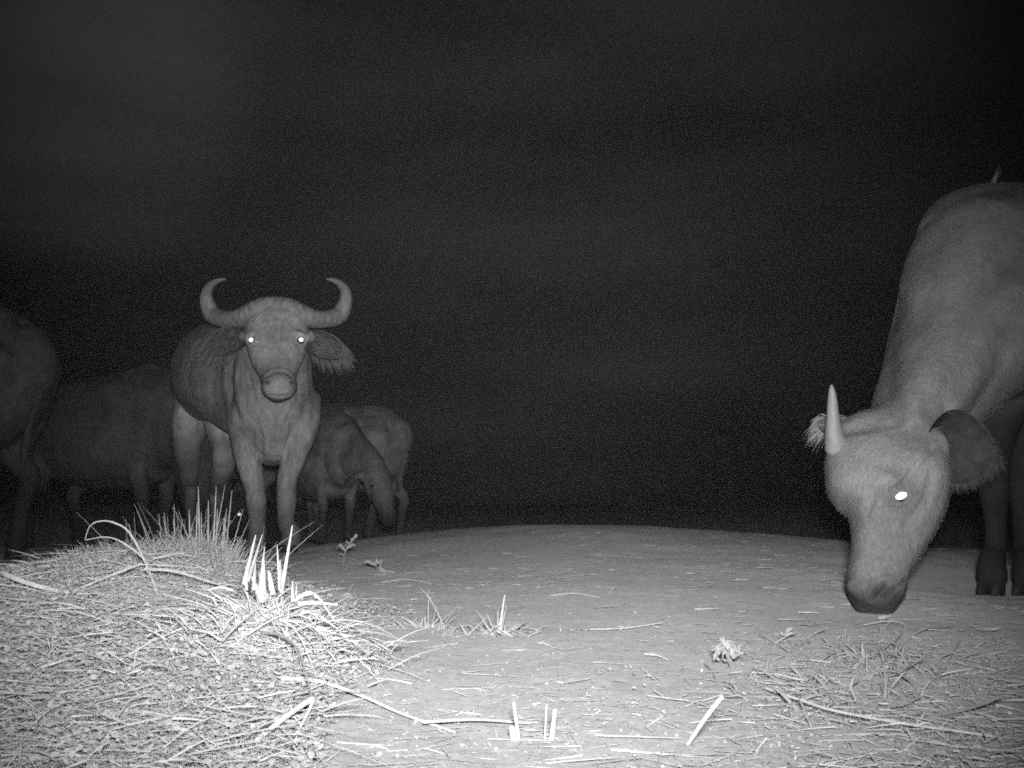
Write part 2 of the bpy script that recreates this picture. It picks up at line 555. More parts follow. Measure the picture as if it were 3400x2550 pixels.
def strands(name, roots, dirs, length, width, mat, parent=None, droop=0.3, seg=4, toward=None):
    """free hairs or blades: curved tapering strips"""
    roots = np.asarray(roots, float); n = len(roots)
    dirs = np.asarray(dirs, float); dirs = dirs / (np.linalg.norm(dirs, axis=1)[:, None] + 1e-9)
    length = np.broadcast_to(length, (n,)); width = np.broadcast_to(width, (n,)); droop = np.broadcast_to(droop, (n,))
    if toward is None:
        sd = np.cross(dirs, rng.normal(0, 1, (n, 3)))
    else:
        sd = np.cross(dirs, toward + rng.normal(0, 0.6, (n, 3)))
    sd /= np.linalg.norm(sd, axis=1)[:, None] + 1e-9
    V = np.zeros((n, (seg + 1) * 2, 3))
    for k in range(seg + 1):
        t = k / seg
        c = roots + dirs * (length * t)[:, None]
        c[:, 2] -= droop * length * t * t
        w = width * (1 - t ** 2.2 * 0.93) * 0.5
        V[:, 2 * k] = c - sd * w[:, None]; V[:, 2 * k + 1] = c + sd * w[:, None]
    m = (seg + 1) * 2
    f = np.array([(2 * k, 2 * k + 1, 2 * k + 3, 2 * k + 2) for k in range(seg)])
    F = (np.arange(n)[:, None, None] * m + f[None]).reshape(-1, 4)
    o = mesh_obj(name, V.reshape(-1, 3), F, mat, parent)
    set_tone(o, rng.random(n), m)
    return o

def ear(base, tip, face, width, cup, mat, parent, fringe=120, hair_len=0.05, sag=0.03, inner=40, hair_w=0.0028, hair_mat=None):
    """a leaf-shaped, cupped ear with a hairy rim"""
    base = np.array(base, float); tip = np.array(tip, float)
    ax = tip - base; L = np.linalg.norm(ax); ax /= L
    fc = np.array(face, float); fc -= ax * fc.dot(ax); fc /= np.linalg.norm(fc)
    sd = np.cross(ax, fc)
    nu, nv = 16, 13
    def pt(u, v):
        w = width * 0.5 * (math.sin(math.pi * min(1, u * 0.93 + 0.10) ** 0.8) ** 0.75) if u < 0.999 else width * 0.04
        p = base + ax * L * u + sd * w * v - fc * cup * (1 - v * v) * math.sin(math.pi * min(1, u + 0.1)) 
        p = p + np.array([0, 0, -sag * u * u])
        return p
    V = []; F = []
    for layer in (0, 1):
        for i in range(nu + 1):
            for j in range(nv + 1):
                V.append(pt(i / nu, j / nv * 2 - 1) - fc * 0.006 * layer)
    N = (nu + 1) * (nv + 1)
    for i in range(nu):
        for j in range(nv):
            a = i * (nv + 1) + j; b = a + 1; c = b + nv + 1; d = a + nv + 1
            F.append((a, b, c, d)); F.append((N + d, N + c, N + b, N + a))
    rim = [i * (nv + 1) for i in range(nu + 1)] + [nu * (nv + 1) + j for j in range(1, nv + 1)] + [i * (nv + 1) + nv for i in range(nu - 1, -1, -1)] + list(range(nv - 1, 0, -1))
    for k in range(len(rim)):
        a, b = rim[k], rim[(k + 1) % len(rim)]
        F.append((b, a, N + a, N + b))
    o = mesh_obj('ear', V, F, mat, parent)
    R = []; D = []
    for k in range(fringe):
        u = 0.15 + 0.85 * random.random() ** 0.7; v = random.choice((-1, 1, 1))
        R.append(pt(u, v * 0.96)); D.append(ax * (0.5 + u) + sd * v * 0.7 + fc * random.gauss(0, 0.25) + np.array([0, 0, -0.6]))
    for k in range(inner):
        u = 0.15 + 0.75 * random.random(); v = random.uniform(-0.8, 0.8)
        R.append(pt(u, v) + fc * 0.004); D.append(ax * 0.9 + fc * 0.12 + sd * random.gauss(0, 0.35))
    hs = fr = strands('ear_fringe', R, D, hair_len * (0.5 + rng.random(len(R))), hair_w, hair_mat or M_EARHAIR, o, droop=0.5)
    fr['kind'] = 'stuff'
    return o

def eyeball(pos, look, r, parent, shine=(0.016, 0.016), roll=0.0, toward=None):
    """a dark eyeball with the flash-bright pupil set in front"""
    pos = np.array(pos, float); look = np.array(look, float); look /= np.linalg.norm(look)
    bm = bmesh.new(); bmesh.ops.create_uvsphere(bm, u_segments=20, v_segments=12, radius=r)
    bmesh.ops.translate(bm, verts=bm.verts, vec=Vector(pos))
    me = bpy.data.meshes.new('eye'); bm.to_mesh(me); bm.free(); me.materials.append(M_EYE)
    for p in me.polygons: p.use_smooth = True
    o = link(bpy.data.objects.new('eye', me), parent)
    c = pos + look * (r + 0.002)
    n = (EYE + np.array([0.01, -0.015, 0.05])) - c; n /= np.linalg.norm(n)
    s = np.cross([0, 0, 1], n); s /= np.linalg.norm(s); u = np.cross(n, s)
    cr, sr = math.cos(roll), math.sin(roll)
    s, u = s * cr + u * sr, u * cr - s * sr
    V = [c + n * 0.004]; F = []
    for ring, k in ((1, 0.5), (2, 0.85), (3, 1.0)):
        for q in range(24):
            an = q * 2 * math.pi / 24
            V.append(c + s * math.cos(an) * shine[0] * k + u * math.sin(an) * shine[1] * k + n * (0.004 if ring < 3 else 0.0))
    for q in range(24):
        q2 = (q + 1) % 24
        F.append((0, 1 + q, 1 + q2))
        for g in (0, 1):
            F.append((1 + g * 24 + q, 25 + g * 24 + q, 25 + g * 24 + q2, 1 + g * 24 + q2))
    mesh_obj('pupil', V, F, M_SHINE, o, smooth=False)
    return o

def px_of(c):
    u = c - EYE; f = u @ FWD
    return CX + (u @ RGT) / f * FPX, CY - (u @ UPV) / f * FPX

def pxr(px, d):
    return px * d / FPX

def sm(x, a, b):
    t = np.clip((x - a) / (b - a), 0, 1)
    return t * t * (3 - 2 * t)

def foot(px, d):
    x = (px - CX) / FPX * d / math.cos(PITCH) * 1.0
    x = W(px, 1830, d)[0]
    return np.array([x, d, float(gz(x, d))])

# ------------------------------------------------------------------ the horned buffalo that faces the camera
def buffalo_facing():
    root = empty('buffalo', (-1.6, 6.6, 0))
    tag(root, 'horned buffalo standing head up, staring straight at the camera with two shining eyes', 'buffalo', 'buffaloes of the herd')
    ch = []
    X = (1, 0, 0)
    ax = (W(660, 1275, 7.9) - W(890, 1290, 6.3)); ax[2] = 0; ax /= np.linalg.norm(ax)
    sd = (ax[1], -ax[0], 0)
    # trunk
    ch.append(([(W(893, 1310, 6.30), .20, .28), (W(868, 1285, 6.5), .27, .36), (W(820, 1258, 6.75), .335, .37), (W(757, 1238, 7.05), .325, .355),
                (W(700, 1235, 7.4), .28, .35), (W(668, 1225, 7.7), .215, .28), (W(655, 1235, 7.9), .12, .18)], sd))
    # neck and throat
    ch.append(([(W(915, 1075, 6.02), .13, .15), (W(912, 1130, 6.12), .20, .20), (W(908, 1210, 6.25), .232, .25), (W(905, 1310, 6.3), .24, .26), (W(902, 1390, 6.32), .245, .25), (W(905, 1450, 6.33), .20, .19)], X))
    # withers
    ch.append(([(W(880, 1100, 6.45), .16, .12), (W(800, 1100, 6.9), .16, .12), (W(735, 1110, 7.3), .14, .10)], sd))
    # dewlap and brisket
    ch.append(([(W(908, 1430, 6.21), .13, .13), (W(908, 1478, 6.23), .115, .10), (W(909, 1500, 6.25), .08, .07)], X))
    # shoulder points
    ch.append(([(W(1012, 1330, 6.36), .10, .10), (W(1012, 1390, 6.3), .095, .10), (W(1003, 1440, 6.26), .085, .09), (W(978, 1515, 6.22), .072, .074), (W(954, 1585, 6.2), .062, .066)], X))
    ch.append(([(W(790, 1300, 6.36), .07, .10), (W(800, 1390, 6.3), .085, .10), (W(818, 1470, 6.26), .09, .09), (W(830, 1550, 6.22), .074, .075), (W(845, 1610, 6.2), .064, .066)], X))
    # front legs
    f1 = foot(962, 6.12); f2 = foot(850, 6.14)
    ch.append(([(W(955, 1580, 6.2), .060, .062), (W(951, 1620, 6.19), .058, .06), (W(952, 1655, 6.17), .060, .062), (W(950, 1695, 6.17), .052, .054), (W(950, 1745, 6.17), .048, .05),
                (f1 + [0, 0.03, .12], .054, .054), (f1 + [0, 0.0, .06], .058, .058)], X))
    ch.append(([(W(843, 1600, 6.2), .062, .064), (W(847, 1630, 6.19), .059, .06), (W(850, 1660, 6.17), .061, .062), (W(852, 1698, 6.17), .053, .055), (W(853, 1745, 6.17), .049, .05),
                (f2 + [0, 0.03, .12], .054, .054), (f2 + [0, 0.0, .06], .058, .058)], X))
    # hind legs
    h1 = foot(635, 7.65); h2 = foot(715, 7.5)
    ch.append(([(W(660, 1300, 7.6), .13, .20), (W(638, 1385, 7.5), .135, .19), (W(624, 1470, 7.55), .105, .13), (W(627, 1560, 7.68), .078, .09), (W(632, 1620, 7.78), .05, .065), (W(634, 1690, 7.72), .04, .045),
                (h1 + [0, 0.02, .12], .045, .045), (h1 + [0, 0, .06], .048, .05)], X))
    ch.append(([(W(735, 1400, 7.3), .12, .18), (W(742, 1480, 7.25), .085, .13), (W(746, 1525, 7.22), .088, .12), (W(733, 1575, 7.32), .075, .09), (W(720, 1630, 7.5), .055, .065), (W(716, 1690, 7.48), .04, .045),
                (h2 + [0, 0.02, .12], .045, .045), (h2 + [0, 0, .06], .048, .05)], X))
    # head
    ch.append(([(W(915, 1035, 5.99), .125, .10), (W(917, 1075, 5.93), .170, .135), (W(918, 1112, 5.86), .180, .14), (W(919, 1148, 5.80), .165, .135), (W(921, 1190, 5.73), .146, .115),
                (W(924, 1230, 5.66), .113, .095), (W(927, 1262, 5.60), .097, .083), (W(928, 1280, 5.55), .098, .082), (W(929, 1287, 5.52), .092, .068)], X))
    ch.append(([(W(915, 1022, 5.95), .13, .05), (W(915, 1042, 5.88), .14, .07), (W(917, 1078, 5.82), .145, .085)], X))
    # jaw, lips
    ch.append(([(W(918, 1190, 5.93), .10, .09), (W(921, 1240, 5.82), .085, .08), (W(923, 1285, 5.70), .068, .06), (W(924, 1312, 5.62), .058, .04)], X))
    for sx in (-1, 1):
        # brow ridges, cheek lines, nostril rims
        ex = 920 + sx * 79
        ch.append(([(W(ex - sx * 26, 1112, 5.74), .03, .024), (W(ex - sx * 2, 1114, 5.75), .036, .026), (W(ex + sx * 18, 1120, 5.78), .034, .026)], (0, 1, 0)))
        ch.append(([(W(ex - sx * 6, 1150, 5.75), .03, .022), (W(ex - sx * 14, 1178, 5.72), .03, .03), (W(ex - sx * 32, 1220, 5.66), .024, .03)], X))
        ch.append(([(W(928 + sx * 34, 1268, 5.515), .018, .014), (W(928 + sx * 42, 1280, 5.51), .020, .014), (W(928 + sx * 36, 1296, 5.515), .018, .013)], (0, 1, 0)))
        # root of each ear
        ch.append(([(W(920 + sx * 75, 1112, 5.92), .05, .05), (W(920 + sx * 112, 1118, 5.97), .034, .034)], (0, 0, 1)))
    zn = W(928, 1262, 5.6)[2]
    def pig(c):
        p = np.ones(len(c))
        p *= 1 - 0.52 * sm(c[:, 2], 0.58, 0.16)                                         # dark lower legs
        r = np.sqrt((c[:, 0] - W(921, 1200, 5.7)[0]) ** 2 / 0.07 ** 2 + (c[:, 2] - W(921, 1195, 5.7)[2]) ** 2 / 0.10 ** 2)
        p *= 1 - 0.10 * (1 - sm(r, 0.6, 1.4)) * (c[:, 1] < 5.85)                        # dark bridge of the nose
        r = np.sqrt((c[:, 0] - W(928, 1285, 5.52)[0]) ** 2 / 0.075 ** 2 + (c[:, 2] - W(928, 1285, 5.52)[2]) ** 2 / 0.06 ** 2)
        ring = np.exp(-((r - 1.15) / 0.18) ** 2) * (c[:, 1] < 5.62)
        p *= 1 - 0.34 * ring
        for sx in (-1, 1):
            qx, qy = px_of(c)
            q = np.sqrt(((qx - 928 - sx * 40) / 8) ** 2 + ((qy - 1271) / 7) ** 2)
            p *= 1 - (0.7 * (1 - sm(q, 0.5, 1.3))) * (c[:, 1] < 5.7)                    # nostrils
        br = np.linalg.norm(c - W(918, 1085, 5.75), axis=1)
        p *= 1 + 0.62 * (1 - sm(br, 0.12, 0.36))                                         # lighter forehead
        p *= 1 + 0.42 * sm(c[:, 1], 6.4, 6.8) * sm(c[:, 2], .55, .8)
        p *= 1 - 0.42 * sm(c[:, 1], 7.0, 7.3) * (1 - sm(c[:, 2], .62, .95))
        #                                         # flank made lighter, hind legs darker low down
        return p
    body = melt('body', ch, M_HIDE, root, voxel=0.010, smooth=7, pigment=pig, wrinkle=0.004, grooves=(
        (((772, 1170), (764, 1260), (770, 1330), (796, 1400)), 9, 0.0110, 5.9, 6.6), (((1052, 1290), (1040, 1390), (1008, 1450)), 9, 0.0070, 5.9, 6.6),
        (((866, 1440), (870, 1490), (866, 1540)), 7, 0.0080, 5.9, 6.5), (((968, 1440), (955, 1480), (948, 1530)), 7, 0.0080, 5.9, 6.5),
        (((828, 1250), (846, 1330), (880, 1390), (892, 1440)), 6, 0.0045, 5.9, 6.5), (((1000, 1240), (985, 1330), (950, 1390), (935, 1440)), 6, 0.0040, 5.9, 6.5), (((880, 1345), (915, 1400), (950, 1350)), 7, 0.0040, 5.9, 6.5),
        (((886, 1250), (904, 1236), (928, 1232), (952, 1237), (968, 1250)), 4, .007, 5.3, 5.75), (((895, 1312), (928, 1318), (960, 1310)), 4, .007, 5.3, 5.8),
        (((826, 1128), (841, 1117), (858, 1126)), 4, .006, 5.5, 5.95), (((826, 1136), (842, 1146), (860, 1138)), 4, .006, 5.5, 5.95), (((981, 1126), (998, 1117), (1013, 1128)), 4, .006, 5.5, 5.95), (((979, 1138), (997, 1146), (1013, 1136)), 4, .006, 5.5, 5.95),
        (((735, 1150), (706, 1260), (708, 1380)), 26, .008, 6.3, 8)))
    # horns: a low boss, out and down, then up and in
    for sx in (-1, 1):
        def hp(px, py, d): return W(915 + sx * px, py, d)
        dx = 0 if sx < 0 else 4
        nodes = [(hp(14, 1018, 5.91), .085, pxr(31, 5.9)), (hp(45, 1026, 5.88), .09, pxr(37, 5.9)), (hp(80, 1043, 5.90), .082, pxr(37, 5.9)), (hp(125, 1058, 5.95), .066, pxr(31, 6.0)), (hp(170, 1060, 6.02), .058, pxr(29, 6.0)),
                 (hp(206 + dx, 1046, 6.08), .050, pxr(30, 6.0)), (hp(226 + dx, 1010, 6.08), .042, pxr(25, 6.0)), (hp(229 + dx, 973, 6.04), .034, pxr(19, 6.0)), (hp(214 + dx, 946, 5.98), .024, pxr(13, 6.0)),
                 (hp(190 + dx, 931, 5.92), .014, pxr(8, 6.0)), (hp(168 + dx, 927, 5.88), .006, pxr(3.5, 6.0))]
        horn(nodes, M_HORN, root, ridges=0.05)
    # ears
    ear(W(812, 1115, 5.96), W(662, 1142, 6.12), (0.1, -1, -0.25), 0.165, 0.02, M_EAR, root, fringe=520, hair_len=0.044, sag=0.07, inner=260, hair_w=.0022)
    ear(W(1018, 1130, 5.94), W(1158, 1160, 6.02), (-0.1, -1, 0.05), 0.165, 0.045, M_EAR, root, fringe=520, hair_len=0.050, sag=0.05, inner=520, hair_w=.0022)
    for sx, px in ((-1, 841), (1, 998)):
        eyeball(W(px, 1130, 5.715), (sx * 0.35, -1, 0), 0.020, root, shine=(0.0145, 0.0140))
    for f in (f1, f2):
        hoof('hoof', f, (0.05, -1, 0), 0.076, root)
    for f in (h1, h2):
        hoof('hoof', f, (0.3, -1, 0), 0.062, root)
    tl = [(W(652, 1150, 8.08), .03, .03), (W(646, 1200, 8.16), .024, .024), (W(643, 1330, 8.2), .018, .018), (W(645, 1480, 8.16), .014, .014), (W(646, 1560, 8.14), .02, .02), (W(648, 1620, 8.14), .006, .006)]
    V, F = tube_mesh(tl, (1, 0, 0), 10)
    mesh_obj('tail', V, F, M_HOOF, root)
buffalo_facing()

# ------------------------------------------------------------------ the young buffalo grazing close by on the right
def buffalo_young():
    root = empty('buffalo', (1.6, 3.6, 0))
    tag(root, 'young buffalo with short straight horns and its muzzle on the ground, closest at the right', 'buffalo', 'buffaloes of the herd')
    ch = []
    Y = (0, 1, 0)
    # head in profile: half thickness (depth), half height (in the picture)
    hd = [(2930, 1468, 2.72, .095, 172), (2940, 1520, 2.70, .110, 193), (2948, 1585, 2.66, .115, 200), (2960, 1640, 2.64, .112, 188), (2966, 1700, 2.62, .100, 152), (2950, 1784, 2.60, .082, 119),
          (2926, 1860, 2.58, .070, 97), (2908, 1915, 2.565, .068, 92), (2906, 1958, 2.555, .070, 97), (2903, 1985, 2.55, .058, 78)]
    ch.append(([(W(x, y, d), w * 1.02, pxr(h, d)) for x, y, d, w, h in hd], (.22, 1, 0), 2.9))
    # forehead, brow, cheek
    ch.append(([(W(2895, 1590, 2.575), .035, .030), (W(2958, 1611, 2.548), .036, .032), (W(3021, 1598, 2.565), .031, .030)], (0, 0, 1)))
    ch.append(([(W(2965, 1692, 2.562), .030, .03), (W(3030, 1660, 2.585), .034, .034), (W(3080, 1610, 2.64), .035, .04)], (0, 0, 1)))
    ch.append(([(W(3055, 1580, 2.67), .05, .07), (W(3066, 1650, 2.65), .05, .065), (W(3025, 1750, 2.61), .04, .05), (W(2985, 1850, 2.57), .03, .035)], Y))
    # lips and nostril
    ch.append(([(W(2848, 1945, 2.52), .03, .030), (W(2905, 1988, 2.505), .036, .026), (W(2966, 1960, 2.515), .03, .030)], (0, 1, 0)))
    ch.append(([(W(2935, 1925, 2.505), .014, .012), (W(2910, 1960, 2.50), .013, .012), (W(2890, 1985, 2.51), .012, .01)], (0, 1, 0)))
    # neck up to the withers
    nk = [(2985, 1470, 2.70, .115, 118), (3020, 1370, 2.77, .140, 102), (3068, 1270, 2.88, .165, 122), (3120, 1140, 3.02, .185, 152), (3178, 1000, 3.12, .205, 182), (3240, 880, 3.24, .22, 220), (3330, 830, 3.4, .24, 215)]
    ch.append(([(W(x, y, d), w, pxr(h, d)) for x, y, d, w, h in nk], Y))
    ch.append(([(W(3055, 1400, 2.75), .12, pxr(90, 2.75)), (W(3145, 1230, 2.93), .17, pxr(135, 2.93)), (W(3230, 1080, 3.06), .205, pxr(165, 3.06)), (W(3320, 950, 3.2), .225, pxr(190, 3.2))], Y))
    ch.append(([(W(3040, 1495, 2.66), .05, .05), (W(3090, 1482, 2.61), .036, .046), (W(3130, 1474, 2.60), .022, .036)], Y))
    # throat and chest under the neck
    ch.append(([(W(3110, 1440, 2.82), .085, pxr(80, 2.8)), (W(3180, 1290, 2.92), .14, pxr(140, 2.9)), (W(3270, 1160, 3.03), .20, pxr(190, 3.05)), (W(3380, 1090, 3.15), .24, pxr(240, 3.15)), (W(3480, 1060, 3.4), .24, pxr(250, 3.3))], Y))
    # trunk going off to the right and back
    ax = np.array([1.0, 1.05, 0]); ax /= np.linalg.norm(ax); sd = (ax[1], -ax[0], 0)
    P0 = W(3290, 960, 3.25)
    def along(t, dz): return P0 + ax * t + np.array([0, 0, dz])
    ch.append(([(along(-.05, -.02), .20, .26), (along(.12, -.03), .25, .335), (along(.45, -.06), .31, .345), (along(.8, -.07), .33, .35), (along(1.1, -.04), .29, .33), (along(1.35, -.01), .22, .28), (along(1.5, 0), .13, .18)], sd))
    ch.append(([(W(3160, 770, 3.25), .12, .08), (W(3235, 705, 3.33), .16, .085), (W(3330, 700, 3.5), .17, .085), (W(3440, 730, 3.7), .17, .09)], sd))
    # shoulder and legs
    f1 = foot(3288, 3.18); f2 = foot(3405, 3.2)
    ch.append(([(W(3330, 1080, 3.2), .11, .17), (W(3320, 1250, 3.15), .10, .14), (W(3300, 1400, 3.16), .075, .085), (W(3292, 1500, 3.2), .055, .06), (W(3293, 1570, 3.21), .047, .05), (W(3300, 1630, 3.2), .044, .047), (W(3306, 1720, 3.22), .034, .036),
                (W(3306, 1820, 3.22), .033, .035), (f1 + [.012, .02, .10], .040, .041), (f1 + [0, 0, .05], .045, .046)], Y))
    ch.append(([(along(.10, -.25) + np.array([.16, -.1, 0]), .10, .14), (W(3420, 1400, 3.3), .075, .085), (W(3402, 1530, 3.28), .05, .055), (W(3396, 1620, 3.27), .046, .047), (W(3400, 1720, 3.28), .034, .036),
                (W(3402, 1830, 3.25), .033, .035), (f2 + [.012, .02, .10], .040, .041), (f2 + [0, 0, .05], .045, .046)], Y))
    hs = []
    for lat in (-.17, .17):
        c = P0 + ax * 1.22 + np.array(sd) * lat
        g = np.array([c[0], c[1], float(gz(c[0], c[1]))]); hs.append(g + ax * 0.03)
        ch.append(([(c + [0, 0, -.08], .13, .2), (c - ax * .08 + [0, 0, -.32], .10, .15), (c + ax * .06 + [0, 0, -.5], .065, .08), (g + ax * .13 + [0, 0, .42], .045, .055), (g + ax * .09 + [0, 0, .25], .036, .04), (g + ax * .05 + [0, 0, .1], .04, .042), (g + ax * .03 + [0, 0, .05], .045, .046)], sd))
    mz = W(2905, 1975, 2.55)
    def pig(c):
        p = np.ones(len(c))
        u = (W(2905, 1920, 2.55)[2] - c[:, 2]) + 0.012 * vnoise(c[:, 0] * 40, c[:, 2] * 40, 1)
        head = c[:, 1] < 2.85
        p *= 1 - 0.68 * sm(u + .018 * vnoise(c[:, 0] * 90, c[:, 2] * 90, 3), -0.022, 0.045) * head                                      # dark muzzle
        leg = (c[:, 2] < 0.74) & (c[:, 1] > 2.95)
        p *= 1 - 0.88 * sm(c[:, 2], 0.74, 0.50) * leg                                   # dark legs
        q = np.linalg.norm((c - W(2990, 1648, 2.55)) / np.array([.06, .2, .045]), axis=1)
        p *= 1 - 0.25 * (1 - sm(q, 0.5, 1.3))                                           # dark round the eye
        q = np.linalg.norm((c - W(3290, 668, 3.2)) / np.array([.06, .3, .04]), axis=1)
        p *= 1 - 0.42 * (1 - sm(q, 0.6, 1.25))                                          # dark patch on the withers
        q = np.linalg.norm((c - W(2912, 1957, 2.49)) / np.array([.02, .05, .014]), axis=1)
        p *= 1 - 0.25 * (1 - sm(q, 0.5, 1.6))
        qx, qy = px_of(c)
        mane = np.interp(qy, [990, 1180, 1330], [2990, 2968, 2962])
        p *= 1 - 0.32 * np.exp(-((qx - mane) / 15) ** 2) * sm(qy, 960, 1060) * (1 - sm(qy, 1290, 1370))   # dark stripe of the mane
        for (ax_, ay), (bx, by), wd, k in (((2938, 1936), (2896, 1984), 8, .55), ((3006, 1924), (2968, 1950), 4, .45), ((2968, 1950), (2944, 1988), 4, .45)):
            t = np.clip(((qx - ax_) * (bx - ax_) + (qy - ay) * (by - ay)) / ((bx - ax_) ** 2 + (by - ay) ** 2), 0, 1)
            p *= 1 - k * np.exp(-(((qx - ax_ - t * (bx - ax_)) ** 2 + (qy - ay - t * (by - ay)) ** 2) / wd ** 2)) * head
        return p
    body = melt('body', ch, M_HIDE_Y, root, voxel=0.008, smooth=22, pigment=pig, wrinkle=0.0025, grooves=(
        (((3095, 1490), (3035, 1555), (2998, 1610), (2955, 1628)), 9, .007, 2.3, 2.9), (((2955, 1668), (2985, 1678), (3020, 1660)), 7, .006, 2.3, 2.9), (((2880, 1700), (2900, 1640), (2950, 1600)), 10, .005, 2.3, 2.9),
        (((3005, 1925), (2968, 1945), (2940, 1985)), 6, .007, 2.2, 2.7), (((2940, 1932), (2915, 1955), (2893, 1988)), 6, .012, 2.2, 2.7),
        (((3092, 1580), (3070, 1660), (3010, 1740)), 12, .005, 2.3, 2.8), (((2985, 1000), (2962, 1160), (2962, 1290), (2990, 1380)), 26, .007, 2.6, 3.4), (((3250, 900), (3210, 1080), (3160, 1240), (3110, 1370)), 40, .007, 2.6, 3.4), (((3340, 760), (3300, 950), (3290, 1150)), 46, .007, 2.6, 3.6)))
    coat('coat', body, 120000, 0.006, 0.0009, (0.1, 0.1, -0.8), M_COAT_Y, root, keep=lambda c: np.where((c[:, 2] < 0.12) & (c[:, 1] < 2.8), 0.1, np.where((c[:, 2] < .75) & (c[:, 1] > 2.95), 0.0, np.where(c[:, 0] < 2.4, 1.0, 0.15))), stand=0.18)
    horn([(W(2778, 1485, 2.65), .030, .030), (W(2770, 1440, 2.635), .0235, .023), (W(2766, 1385, 2.62), .0165, .016), (W(2764, 1330, 2.615), .0122, .0118), (W(2762, 1295, 2.61), .0075, .0075), (W(2761, 1280, 2.61), .003, .003)], M_HORN_Y, root, side=(0, 1, 0))
    horn([(W(2855, 1480, 2.80), .034, .036), (W(2832, 1440, 2.81), .026, .026), (W(2816, 1412, 2.82), .018, .018), (W(2806, 1396, 2.83), .012, .012), (W(2798, 1382, 2.84), .004, .004)], M_HORN_Y, root, side=(0, 1, 0))
    # near ear hangs to the right, far ear shows only its fringe beyond the horn
    ear(W(3095, 1478, 2.585), W(3322, 1474, 2.66), (0.15, -1, -0.25), 0.185, 0.05, M_EAR_Y, root, fringe=1300, hair_len=0.018, sag=0.045, inner=900, hair_w=.0008, hair_mat=M_EARHAIR_Y)
    ear(W(2800, 1425, 2.84), W(2712, 1392, 2.92), (-0.2, -1, 0.3), 0.07, 0.015, M_EAR, root, fringe=200, hair_len=0.034, sag=0.0, inner=40)
    eyeball(W(2983, 1648, 2.535), (0.0, -1, 0.05), 0.017, root, shine=(0.0155, 0.0088), roll=math.radians(24))
    for f in (f1, f2):
        hoof('hoof', f, (-0.7, -0.7, 0), 0.062, root)
    for f in hs:
        hoof('hoof', f, -ax, 0.058, root)
    R = [W(3297 + random.gauss(0, 5), 612, 3.33) for _ in range(26)]
    D = [W(3297 + 36 + random.gauss(0, 7), 535, 3.33) - W(3297, 612, 3.33) for _ in range(26)]
    strands('hair_tuft', R, D, 0.03 + 0.045 * rng.random(26), 0.0016, M_COAT_Y, root, droop=-0.15)
    V, F = tube_mesh([(along(1.56, .16), .03, .03), (along(1.66, .05), .022, .022), (along(1.7, -.3), .014, .014), (along(1.68, -.55), .018, .018), (along(1.68, -.68), .005, .005)], sd, 10)
    mesh_obj('tail', V, F, M_HOOF, root)
buffalo_young()

